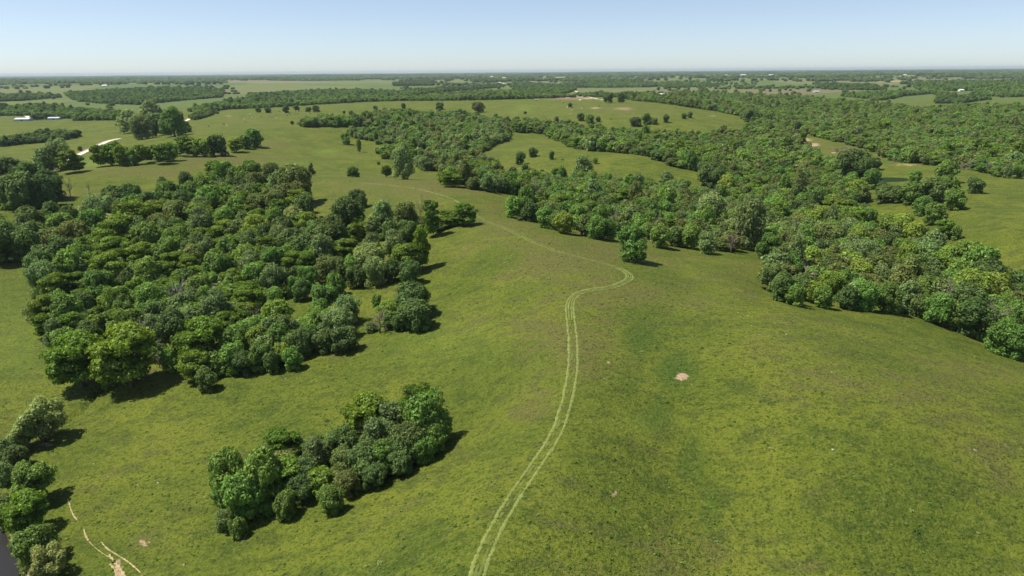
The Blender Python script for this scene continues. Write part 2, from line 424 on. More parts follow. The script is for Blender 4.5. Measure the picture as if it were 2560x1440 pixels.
# ------------------------------------------------------------------ ribbons laid on the ground: tracks, roads, creek
def spline(pts, n):
    p = np.array(pts, float)
    P = np.vstack([2 * p[0] - p[1], p, 2 * p[-1] - p[-2]])
    out = []
    for k in range(1, len(P) - 2):
        for t in np.linspace(0, 1, n, endpoint=False):
            out.append(0.5 * ((2 * P[k]) + (-P[k - 1] + P[k + 1]) * t + (2 * P[k - 1] - 5 * P[k] + 4 * P[k + 1] - P[k + 2]) * t * t + (-P[k - 1] + 3 * P[k] - 3 * P[k + 1] + P[k + 2]) * t ** 3))
    out.append(P[-2]); return np.array(out)

def ribbon_mesh(name, world, widths, mat, lift=0.05, jitter=0.0, crown=0.0, gaps=0.0, step=0.6, seed=1):
    """world: Nx2 polyline in metres; widths: scalar; crown: raised middle"""
    world = np.array(world)
    seg = np.hypot(*np.diff(world, axis=0).T); L = np.append(0, np.cumsum(seg))
    n = max(2, int(L[-1] / step)); s = np.linspace(0, L[-1], n)
    x = np.interp(s, L, world[:, 0]); y = np.interp(s, L, world[:, 1])
    tx = np.gradient(x); ty = np.gradient(y); tl = np.hypot(tx, ty) + 1e-9; nx, ny = -ty / tl, tx / tl
    r = np.random.default_rng(seed)
    wv = widths / 2 * (1 + jitter * (r.random(n) - .5) * 2)
    wob = jitter * widths * .5 * fbm(s / 2.5, s * 0 + seed, seed, 3)
    cols = []
    for f in (-1, -.5, 0, .5, 1):
        px_, py_ = x + nx * (wob + f * wv), y + ny * (wob + f * wv)
        cols.append(np.stack([px_, py_, height(px_, py_) + lift + crown * (1 - abs(f)) * (0.6 + .8 * r.random(n))], -1))
    V = np.stack(cols, 1).reshape(-1, 3)
    faces = []
    g = fbm(s / 1.6, s * 0 + 3.3 + seed, seed + 5, 3)
    for i in range(n - 1):
        if gaps and g[i] < -1 + gaps: continue
        for c in range(4):
            a = i * 5 + c
            faces.append((a, a + 5, a + 6, a + 1))
    return mk_mesh(name, V, faces, [mat])

def join_meshes(name, meshes):
    import bmesh
    bm = bmesh.new(); mats = []
    for me in meshes:
        base = len(mats)
        for m in me.materials:
            mats.append(m)
        k = len(bm.faces); bm.from_mesh(me); bm.faces.ensure_lookup_table()
        for f in bm.faces[k:]: f.material_index += base
        bpy.data.meshes.remove(me)
    out = bpy.data.meshes.new(name); bm.to_mesh(out); bm.free()
    for m in mats: out.materials.append(m)
    return out

def px_line(pts, n=10):
    out = []
    for p in spline(pts, n):
        g = ground(p[0], p[1])
        if g is None: continue
        out.append(g)
    out = np.array(out)
    # smooth out jumps from bumps in the ground
    for _ in range(3): out[1:-1] = .25 * out[:-2] + .5 * out[1:-1] + .25 * out[2:]
    return out

def offset_line(w, d):
    w = np.array(w); t = np.gradient(w, axis=0); t /= np.linalg.norm(t, axis=1)[:, None] + 1e-9
    return w + np.stack([-t[:, 1], t[:, 0]], 1) * d

MOWN = simple_mat('cut_grass', (.165, .195, .042), .9, 1.2, .25)
MOWN2 = simple_mat('pressed_grass', (.105, .132, .022), .9, 1.0, .2)
MOWN3 = simple_mat('faded_cut_grass', (.160, .180, .042), .9, 1.0, .2)
trk = [(1186, 1470), (1196, 1425), (1225, 1350), (1272, 1265), (1338, 1165), (1392, 1080), (1418, 1000), (1431, 930), (1433, 860), (1427, 800), (1425, 760), (1440, 737), (1475, 725), (1520, 720),
       (1555, 708), (1573, 697), (1570, 684), (1540, 668), (1495, 655), (1400, 630), (1320, 600), (1270, 575), (1200, 545), (1165, 520), (1130, 497), (1085, 483), (1030, 470), (960, 462), (880, 455)]
full = px_line(trk, 8)
cut = np.array([project(np.array([[p[0], p[1], float(height(p[0], p[1]))]])) for p in full])[:, :, 0]
i_turn = int(np.argmin(np.hypot(cut[:, 0] - 1540, cut[:, 1] - 668)))
i_mid = int(np.argmin(np.hypot(cut[:, 0] - 1165, cut[:, 1] - 520)))
parts = []
for d in (-1.05, 1.05):
    parts.append(ribbon_mesh('t', offset_line(full[:i_turn], d), .56, MOWN, .04, .6, .10, .25, .3, 3 + int(d > 0)))
parts.append(ribbon_mesh('t', offset_line(full[:i_turn], .3), .5, MOWN2, .04, .6, .05, 1.05, .4, 9))
parts.append(ribbon_mesh('t', offset_line(full[:i_turn], -.4), .4, MOWN2, .04, .6, .05, 1.1, .4, 10))
i_low = int(np.argmin(np.hypot(cut[:, 0] - 1427, cut[:, 1] - 800)))
parts.append(ribbon_mesh('t', offset_line(full[i_low:i_turn], .35), .35, MOWN, .06, .5, .10, .5, .35, 12))
parts.append(ribbon_mesh('t', offset_line(full[i_low:i_turn], -.4), .3, MOWN, .06, .5, .10, .55, .35, 13))
for d in (-.6, .6):
    parts.append(ribbon_mesh('t', offset_line(full[i_turn - 1:i_mid], d), .42, MOWN3, .05, .5, .06, .62, .6, 21 + int(d > 0)))
parts.append(ribbon_mesh('t', full[i_mid - 1:], 1.0, MOWN3, .06, .4, .05, .72, 1.5, 31))
o = link('track', join_meshes('track', parts)); o['kind'] = 'structure'; o['label'] = 'pale twin wheel track mown through the grass along the ridge'

TAN = simple_mat('bare_earth', (.36, .29, .14), .95, 1.5, .25)
parts = []
for pts, w in (([(170, 1248), (176, 1270), (184, 1290), (194, 1302)], .45), ([(210, 1323), (213, 1338), (220, 1352)], .5), ([(222, 1354), (245, 1375), (270, 1392)], .2), ([(252, 1355), (270, 1373), (300, 1392), (330, 1412), (352, 1432)], .4),
               ([(270, 1388), (288, 1405), (302, 1425), (312, 1445)], .9), ([(275, 1410), (286, 1424), (292, 1440)], .5)):
    parts.append(ribbon_mesh('p', px_line(pts, 6), w * .55, TAN, .04, .6, .02, .3, .25, int(pts[0][0])))
o = link('path', join_meshes('path', parts)); o['kind'] = 'structure'; o['label'] = 'bare tan footpath worn into the pasture near the creek'

GRAVEL = simple_mat('gravel', (.66, .60, .48), .95, .6, .12)
REDBANK = simple_mat('red_clay', (.34, .20, .11), .95, .3, .2)
def road(pts, w, name, label, bankside=0):
    L_ = px_line(pts, 6)
    ms = [ribbon_mesh('r', L_, w, GRAVEL, .35, .06, .1, 0, 4, 5)]
    if bankside: ms.append(ribbon_mesh('r', offset_line(L_, bankside * (w / 2 + 1.4)), 2.2, REDBANK, .5, .4, .3, .4, 3, 6))
    o = link(name, join_meshes(name, ms)); o['kind'] = 'structure'; o['label'] = label
road([(150, 412), (180, 396), (197, 388), (215, 379), (232, 372), (250, 363), (272, 353), (300, 347)], 7, 'gravel_road', 'pale gravel road descending the slope at left, edged with red clay', 1)
road([(440, 308), (462, 304), (478, 295), (492, 289), (520, 283)], 7, 'gravel_road', 'short stretch of gravel road showing beside the tall tree group')
road([(38, 287), (55, 288), (68, 291), (74, 297)], 8, 'gravel_road', 'curved gravel drive above the grey roofed shed at far left')
road([(1362, 214), (1372, 218), (1382, 222), (1392, 226)], 9, 'gravel_road', 'gravel road climbing the far slope left of the green crop field')
road([(1434, 226), (1444, 230), (1455, 234), (1466, 238)], 9, 'gravel_road', 'gravel road ending above the brown cattle yard')
road([(1392, 246), (1430, 244), (1470, 242), (1490, 247), (1515, 252)], 5, 'gravel_road', 'farm lane along the cattle yard on the far hill')
road([(1222, 199), (1236, 202), (1250, 206), (1264, 210)], 12, 'gravel_road', 'pale road by the farmstead near the far centre')
GREENCROP = None

WAT = simple_mat('creek_water', (.030, .028, .026), .22, None, spec=.22)
nt = WAT.node_tree; b_ = [n for n in nt.nodes if n.type == 'BSDF_PRINCIPLED'][0]
nz = nt.nodes.new('ShaderNodeTexNoise'); nz.inputs['Scale'].default_value = 1.2; nz.inputs['Detail'].default_value = 4
g_ = nt.nodes.new('ShaderNodeNewGeometry'); nt.links.new(g_.outputs['Position'], nz.inputs['Vector'])
bp_ = nt.nodes.new('ShaderNodeBump'); bp_.inputs['Strength'].default_value = .35; bp_.inputs['Distance'].default_value = .05
nt.links.new(nz.outputs['Fac'], bp_.inputs['Height']); nt.links.new(bp_.outputs[0], b_.inputs['Normal'])
bb = np.array(bank); left = bb.copy(); left[:, 0] -= 14; left[:, 1] -= 6; bb2 = bb + np.array([3.0, 1.5])
V = [(p[0], p[1], WATER_Z) for p in bb2] + [(p[0] - 30, p[1] - 12, WATER_Z) for p in bb]
n_ = len(bb)
o = link('creek', mk_mesh('creek', V, [(i, i + 1, n_ + i + 1, n_ + i) for i in range(n_ - 1)], [WAT])); o['kind'] = 'structure'; o['label'] = 'dark still creek water at the lower left corner'
PONDM = simple_mat('pond_water', (.020, .042, .018), 1.0, None, spec=0)
th = np.linspace(0, 2 * math.pi, 48, endpoint=False)
V = [(PX + 14.5 * math.cos(a) * (1 + .06 * math.sin(3 * a)), PY + 11.5 * math.sin(a) * (1 + .05 * math.sin(2 * a + 1)), -8.35) for a in th]
o = link('pond', mk_mesh('pond', V, [tuple(range(48))], [PONDM])); o['kind'] = 'structure'; o['label'] = 'small dark green farm pond in the right pasture'

# ------------------------------------------------------------------ tree parts (unit trees: radius 1, height 2, base at the origin)
def quads(C, Nn, size, r, elong=1.0, var=None):
    """leaf clusters as bent quads at C with normals Nn"""
    n = len(C)
    Nn = Nn / (np.linalg.norm(Nn, axis=1, keepdims=True) + 1e-9)
    t = r.normal(size=(n, 3)); t -= (t * Nn).sum(1, keepdims=True) * Nn; t /= np.linalg.norm(t, axis=1, keepdims=True) + 1e-9
    b = np.cross(Nn, t)
    s = size * (0.65 + 0.7 * r.random((n, 1)))
    k = r.uniform(.3, .9, (n, 1))
    P = np.stack([C - t * s * elong, C - b * s * k + Nn * s * .15, C + t * s * elong, C + b * s * k + Nn * s * .15], 1)
    return P.reshape(-1, 3), np.arange(4 * n).reshape(-1, 4)

def crown_shape(kind, r):
    """list of lobes (centre, radius, flatten)"""
    Lb = []
    if kind in ('o', 'm', 'y', 'g', 'r'):
        n = {'o': 58, 'm': 56, 'y': 54, 'g': 50, 'r': 56}[kind]
        nb = r.integers(3, 6); subs = []
        a0 = r.uniform(0, 6.28)
        for q in range(nb):
            aa = a0 + q * 6.28 / nb + r.normal(0, .35); off = r.uniform(.22, .46)
            subs.append((np.array([math.cos(aa) * off, math.sin(aa) * off, r.uniform(.72, 1.28)]), r.uniform(.40, .56)))
        subs.append((np.array([r.normal(0, .12), r.normal(0, .12), r.uniform(1.2, 1.42)]), r.uniform(.38, .5)))
        for k in range(n):
            for _ in range(40):
                sc, sr = subs[r.integers(0, len(subs))]
                d = r.normal(size=3); d /= np.linalg.norm(d)
                if d[2] < -.5 and r.random() < .75: continue
                c = sc + d * sr * np.array([1, 1, 1.05]) * r.uniform(.75, .95)
                if all(np.linalg.norm(c - s2) > sr2 * .7 for s2, sr2 in subs): break
            rad_ = r.uniform(.13, .30)
            Lb.append((c, rad_ * (1 if kind != 'g' else .88), .85))
        for k in range(14):                                   # skirt of low branches
            a = r.uniform(0, 6.28); q = r.uniform(.3, .72)
            Lb.append((np.array([q * math.cos(a), q * math.sin(a), r.uniform(.18, .6)]), r.uniform(.16, .26), .8))
        for k in range(10): Lb.append((np.array([r.normal(0, .28), r.normal(0, .28), r.uniform(.7, 1.6)]), .34, 1))
    elif kind == 'l':
        for k in range(46):
            a = r.uniform(0, 6.28); z = r.uniform(.38, 1.86)
            R = (.90 * math.sin(math.pi * min(1, (z + .15) / 2.25)) ** .6) * (1 if z > .7 else .8)
            q = R * math.sqrt(r.uniform(.2, 1)) * .84
            Lb.append((np.array([q * math.cos(a), q * math.sin(a), z]), r.uniform(.2, .36), .38))
    elif kind == 'w':
        for k in range(40):
            a = r.uniform(0, 6.28); z = r.uniform(.45, 1.8); R = .85 * math.sqrt(max(0, 1 - ((z - 1.1) / .9) ** 2))
            q = R * math.sqrt(r.uniform(.15, 1))
            Lb.append((np.array([q * math.cos(a), q * math.sin(a), z]), r.uniform(.16, .26), 1.1))
    elif kind == 'c':
        for k in range(46):
            z = r.uniform(.1, 1.85); R = .8 * (1 - z / 2.05) + .05; a = r.uniform(0, 6.28)
            Lb.append((np.array([R * math.cos(a) * .8, R * math.sin(a) * .8, z]), .10 + .16 * (1 - z / 2), .8))
    return Lb

def make_crown(kind, seed, leaf=.055, dens=1.0):
    r = np.random.default_rng(seed)
    C = []; Nn = []; var = []
    for c, rad, fl in crown_shape(kind, r):
        n = int(dens * {'o': 210, 'm': 200, 'y': 200, 'g': 150, 'r': 190, 'l': 190, 'w': 170, 'c': 150}[kind] * (rad / .25) ** 2 * (.055 / leaf) ** 2)
        n = max(6, n)
        d = r.normal(size=(n, 3)); d[:, 2] += .25; d /= np.linalg.norm(d, axis=1, keepdims=True)
        bump = 1 + .16 * np.sin(d[:, 0] * 7 + seed) * np.sin(d[:, 1] * 7 + rad * 40) + r.normal(0, .09, n)
        if kind in 'lwg': bump = bump + r.normal(0, .12, n)
        P = c + d * rad * bump[:, None] * np.array([1, 1, fl])
        nn = d * .8 + r.normal(0, .42, (n, 3)) + np.array([0, 0, .4])
        lv = r.uniform(.8, 1.2)
        C.append(P); Nn.append(nn); var.append(lv * r.uniform(.6, 1.4, n))
    C = np.vstack(C); Nn = np.vstack(Nn); var = np.concatenate(var)
    keep = C[:, 2] > .04
    C, Nn, var = C[keep], Nn[keep], var[keep]
    V, Fq = quads(C, Nn, leaf, r, 1.0 if kind != 'w' else 1.7)
    me = mk_mesh('crown_' + kind, V, Fq, [LM[kind]], smooth=False)
    a = me.attributes.new('var', 'FLOAT', 'FACE'); a.data.foreach_set('value', var.astype(np.float32))
    return me

def tube(path, radii, sides=6):
    path = np.array(path, float); V = []; Fs = []
    for i, p in enumerate(path):
        t = path[min(i + 1, len(path) - 1)] - path[max(i - 1, 0)]; t = t / (np.linalg.norm(t) + 1e-9)
        u = np.cross(t, [0.3, 1, 0.1]); u /= np.linalg.norm(u) + 1e-9; v = np.cross(t, u)
        for k in range(sides):
            a = 2 * math.pi * k / sides
            V.append(p + radii[i] * (math.cos(a) * u + math.sin(a) * v))
    for i in range(len(path) - 1):
        for k in range(sides):
            Fs.append((i * sides + k, i * sides + (k + 1) % sides, (i + 1) * sides + (k + 1) % sides, (i + 1) * sides + k))
    Fs.append(tuple(range(sides))[::-1])
    return V, Fs

def merge(parts):
    V = []; Fs = []
    for v, f in parts:
        o = len(V); V += list(v); Fs += [tuple(i + o for i in q) for q in f]
    return V, Fs

def branchy(r, start, direction, length, rad, depth, out, spread=.6, up=.15):
    p = np.array(start, float); d = np.array(direction, float); d /= np.linalg.norm(d)
    pts = [p.copy()]; rads = [rad]
    steps = 4
    for s in range(steps):
        d = d + r.normal(0, .13, 3) + np.array([0, 0, up * .25]); d /= np.linalg.norm(d)
        p = p + d * length / steps; pts.append(p.copy()); rads.append(rad * (1 - .7 * (s + 1) / steps))
    out.append(tube(pts, rads, 5 if depth > 0 else 4))
    if depth > 0:
        for k in range(r.integers(3, 6)):
            i = r.integers(1, steps + 1)
            nd = d + r.normal(0, spread, 3); nd[2] += up
            branchy(r, pts[i], nd, length * r.uniform(.45, .7), rads[i] * .65 + .003, depth - 1, out, spread, up)

def make_trunk(kind, seed):
    r = np.random.default_rng(seed + 99)
    out = []
    if kind == 'w':
        for k in range(6):
            a = k * 1.05 + r.uniform(0, .5)
            branchy(r, (math.cos(a) * .05, math.sin(a) * .05, -.05), (math.cos(a) * .5, math.sin(a) * .5, 1), 1.3, .035, 1, out)
    elif kind == 'c':
        out.append(tube([(0, 0, -.1), (0, 0, 1), (0, 0, 1.8)], [.06, .04, .01]))
    else:
        hh = .62 if kind != 'l' else .5
        out.append(tube([(0, 0, -.15), (.01, 0, .2), (.03, .02, hh), (.05, .03, 1.2)], [.085, .065, .055, .03], 7))
        for k in range(7):
            a = k * .9 + r.uniform(0, .5)
            z0 = r.uniform(hh * .7, 1.0)
            branchy(r, (.03, .02, z0), (math.cos(a), math.sin(a), r.uniform(.5, 1.3)), r.uniform(.6, .85), .035, 1, out)
    V, Fs = merge(out)
    return mk_mesh('trunk_' + kind, V, Fs, [BARK])

CROWN = {k: [make_crown(k, 10 * i + ord(k), {'l': .05, 'w': .05, 'g': .056}.get(k, .058)) for i in range(3 if k in 'oml' else 2)] for k in 'omlgyrwc'}
TRUNK = {k: [make_trunk(k, i) for i in range(2)] for k in 'omlgyrwc'}

def make_dead(seed, depth=2):
    r = np.random.default_rng(seed); out = []
    out.append(tube([(0, 0, -.1), (.02, 0, .5), (.05, .03, 1.1), (.08, .02, 1.7)], [.06, .05, .035, .012], 6))
    for k in range(9):
        a = k * 2.4; z0 = .35 + k * .14
        branchy(r, (.03, .02, z0), (math.cos(a), math.sin(a), .9), r.uniform(.5, .8), .028, depth, out, .55, .3)
    V, Fs = merge(out); return V, Fs
_dv, _df = make_dead(4)
DEAD = mk_mesh('dead_tree', _dv, _df, [DEADWOOD]); _dv, _df = make_dead(8)
DEAD2 = mk_mesh('dead_tree', _dv, _df, [BRUSHWOOD])

# ------------------------------------------------------------------ the trees one can tell apart
# text: centre x, centre y and width of the crown in photo pixels, kind of foliage, optional height/width
LEFTWOOD = """5 595 74 o;75 553 66 o;85 592 70 o;112 604 50 o;125 527 36 o;70 622 32 l;170 548 58 o;150 563 52 m;226 558 60 m;238 524 58 g;272 520 48 g;283 562 56 W;190 585 60 r;130 605 58 r;152 622 66 o;95 658 60 o;108 690 60 g;171 664 70 m
195 682 52 o;213 640 52 m;280 593 78 l;334 543 78 l;289 628 70 l;352 639 62 l;229 662 62 l;271 676 78 l;370 594 70 m;370 680 70 m;334 682 38 g;314 707 52 o;247 716 68 m;191 709 50 l;135 718 62 l
284 492 50 o;318 488 52 o;340 510 36 m;375 503 50 o;300 525 44 r;390 532 60 l;467 450 34 o;535 430 48 l;562 434 56 m;592 442 50 m;626 434 58 m;613 452 40 m;680 438 60 r;734 452 84 r;748 474 60 r;590 466 50 o;508 468 58 m;480 480 50 m;455 500 50 o;420 480 50 m;405 458 28 g;526 498 64 m
635 456 50 r;690 466 58 g;626 482 46 g;650 486 44 l;716 486 58 r;562 484 40 m;595 492 44 g;608 508 58 l;590 524 60 m;644 509 50 r;690 503 58 r;743 500 52 l;761 511 46 o;698 524 44 l;734 540 54 W;508 528 60 g;445 532 60 r;500 543 66 l;508 560 70 g;562 547 58 m;608 552 40 g;644 549 50 l;644 566 62 y;690 550 54 m;707 571 62 o;595 575 54 r
560 579 58 l;616 597 54 y;658 585 46 o;775 556 56 y;788 583 66 o;770 618 68 o;734 602 68 o;698 592 50 g;667 618 56 l;626 605 62 o;571 622 64 m;725 637 54 m;494 614 60 o;508 598 56 l;445 602 66 m;423 624 58 m;460 622 46 l;414 578 58 o;445 573 42 o;517 624 50 g;616 643 62 m;680 648 60 m;793 632 52 m;480 645 64 r;770 652 50 l;535 652 48 m;340 590 40 o;395 560 50 r;350 570 44 g;395 640 48 m
79 770 32 g;109 768 50 l;165 774 72 m;103 812 38 l;135 828 50 g;180 813 60 l;246 790 36 l;238 814 44 l;221 836 62 o;300 748 60 m;304 780 50 m;369 744 68 m;341 722 46 l;332 808 68 m;292 806 44 l;191 893 112 l;313 882 132 l;268 946 28 b;388 780 54 o;444 711 36 l;394 874 36 w;422 894 40 m;205 760 50 o;420 740 50 m
435 660 60 l;478 664 50 l;464 695 50 o;414 682 54 l;442 706 36 l;542 672 68 m;490 718 54 m;532 706 46 m;577 676 42 g;631 660 58 g;631 688 58 m;683 697 64 g;730 656 56 l;749 688 54 o;730 712 36 m;565 730 42 m;620 750 68 l;686 742 50 m;483 740 36 g;513 740 50 m;542 768 74 g;483 782 42 m;435 812 80 o;565 806 56 l;615 797 38 l;688 784 72 y
506 850 108 l;484 910 68 l;516 942 46 o;582 852 72 m;577 890 60 m;612 830 58 m;648 846 62 y;650 884 58 m;695 842 62 m;714 820 58 g;747 852 62 o;705 880 40 y;730 890 44 m;610 900 50 o;680 900 40 o
862 532 82 o;829 582 86 o;893 562 36 l;885 584 42 l;906 572 28 l;802 624 68 g;872 625 60 l;927 604 46 g;927 640 74 W;989 610 64 g;937 673 58 g;812 668 58 r;843 668 54 r;877 662 46 m;772 690 50 m;768 658 46 l;839 708 46 m;1000 637 46 m;1020 641 72 l;1054 612 44 l 2.4;1025 674 56 o;889 685 50 o;980 670 44 o;750 720 40 o"""
SPUR = """954 540 64 g;933 567 46 g;979 574 46 o;1010 538 64 r;1016 573 50 o;1052 541 30 l 2.6;1077 543 46 l 1.9;1114 542 36 l;1162 533 56 l;1137 547 32 l"""
ROUND = """806 744 74 m;867 768 66 g;799 798 68 m;848 802 74 g;860 840 68 o;776 830 50 m;940 748 28 m;967 764 42 y;984 776 58 y;1031 738 92 o;1040 778 82 o;928 814 32 w;814 845 58 o;1000 800 44 o;770 800 44 l"""
GROVE = """572 1180 86 m 1.6;657 1178 90 m 1.6;611 1228 92 m 1.3;553 1226 46 m;602 1268 52 m;675 1266 30 m;712 1255 56 m;596 1314 40 m;560 1298 42 o;709 1111 80 l;694 1178 44 l;745 1106 36 g;789 1130 74 g;853 1100 80 o;767 1176 64 g;807 1186 38 m;825 1242 60 m;755 1216 58 o;862 1148 74 r;871 1200 60 r
917 1034 106 l;938 1088 90 g;1045 1006 84 l 1.3;1058 1040 108 m 1.35;1030 1094 92 o;1079 1088 70 m;1109 1074 38 m;954 1138 74 m;932 1184 58 o;999 1150 60 o;1060 1118 58 m;678 1094 42 l"""
CREEKSIDE = """100 1053 84 w;50 1092 54 w;13 1127 46 g;40 1138 46 o;8 1182 38 g;73 1208 80 m 1.1;67 1280 76 l 1.1;18 1254 42 r;12 1282 36 m;90 1362 76 m 1.1;123 1405 66 w 1.0;52 1352 32 o"""
FARLEFT = """30 440 72 o;75 445 70 o;120 457 54 o;50 472 70 o;100 474 60 o;12 476 54 m;172 470 28 g;145 384 50 g;110 398 42 g;148 368 34 g;170 402 44 l;192 408 32 l"""
ROW = """245 386 34 l 1.5;266 384 34 l 1.5;287 378 38 m 1.5;303 384 34 l 1.5;326 388 28 m 1.5;346 382 32 l 1.5;371 382 28 l 1.4;400 381 38 l 1.3;422 374 38 m 1.3;444 372 30 l;466 361 44 l 1.2;500 366 38 m 1.2;540 358 46 o 1.2;588 360 36 l;612 352 30 m;633 341 40 m"""
TALL = """318 300 44 g 1.3;350 314 50 g 1.2;375 277 44 g 1.2;395 308 46 o 1.2;431 300 58 m 1.25;464 316 24 m"""
EDGE = """1285 517 46 m;1305 508 42 o;1326 527 46 o;1344 512 42 m;1362 517 40 o;1391 481 42 m;1366 542 46 m;1402 512 54 l;1395 549 46 o;1412 556 50 y;1420 530 50 m;1434 508 50 m;1456 488 46 y;1447 542 54 m;1474 526 50 l;1465 560 50 o;1506 503 54 o;1518 521 50 o;1500 542 50 m;1492 567 50 m;1520 574 42 m;1545 574 32 o
1563 517 32 g;1572 542 46 g;1608 544 46 r;1626 526 54 m;1662 530 50 m;1640 552 50 m;1650 588 50 m;1628 578 36 o;1675 570 46 l;1689 588 46 o;1726 590 50 m;1769 605 46 g;1794 590 42 o;1747 556 50 m;1829 605 50 l;1829 572 42 l;1876 556 76 g 1.6;1922 614 54 m;1932 556 50 m;1961 572 50 o;1971 610 58 r;2010 586 46 m;2016 623 50 m
2049 550 64 y;2068 596 74 r;2078 630 50 o;1777 524 68 g;1734 524 42 g;1786 435 54 o;1769 440 40 r;1819 458 42 y;1804 452 32 o;1455 420 52 g;1665 452 42 g"""
RIGHTWOOD = """1932 687 60 o;1961 712 64 o;1979 669 60 m;2004 655 46 o;2001 712 54 o;2037 727 50 l;2077 705 54 y;2062 669 54 o;2113 705 50 m;2149 681 64 y;2149 598 60 y;2178 582 46 m;2221 568 58 y;2257 568 58 y;2293 582 50 y;2221 611 58 o;2167 633 58 g;2113 640 58 g;2337 607 50 g;2358 571 42 l;2391 579 24 m;2268 633 58 m
2319 640 58 g;2366 648 58 y;2221 647 58 r;2420 648 74 m;2456 662 74 m;2402 680 60 m;2474 694 82 o;2293 669 58 m;2239 676 58 r;2203 698 54 g;2257 705 58 m;2167 734 58 m;2120 738 50 o;2221 738 58 m;2268 738 58 g;2329 712 58 o;2373 705 50 m;2348 766 58 m;2409 746 74 o;2445 723 80 y;2488 727 74 y;2438 788 74 o
2474 770 58 m;2384 784 50 m;2510 760 50 y;2539 741 54 o;2546 705 50 o;2528 795 60 m;2510 835 64 m;2543 849 60 m;1990 735 42 m;2060 738 44 m;2300 760 46 o"""
PASTURE = """2365 426 44 m;2290 439 26 m;2210 482 40 o;2245 482 38 o;2280 481 44 m;2330 470 56 o;2375 463 42 m;2390 495 42 m;2440 462 32 o;2310 512 38 m;2338 532 44 m;2140 410 72 o;2187 408 28 o;2180 445 40 m;2095 412 38 m"""
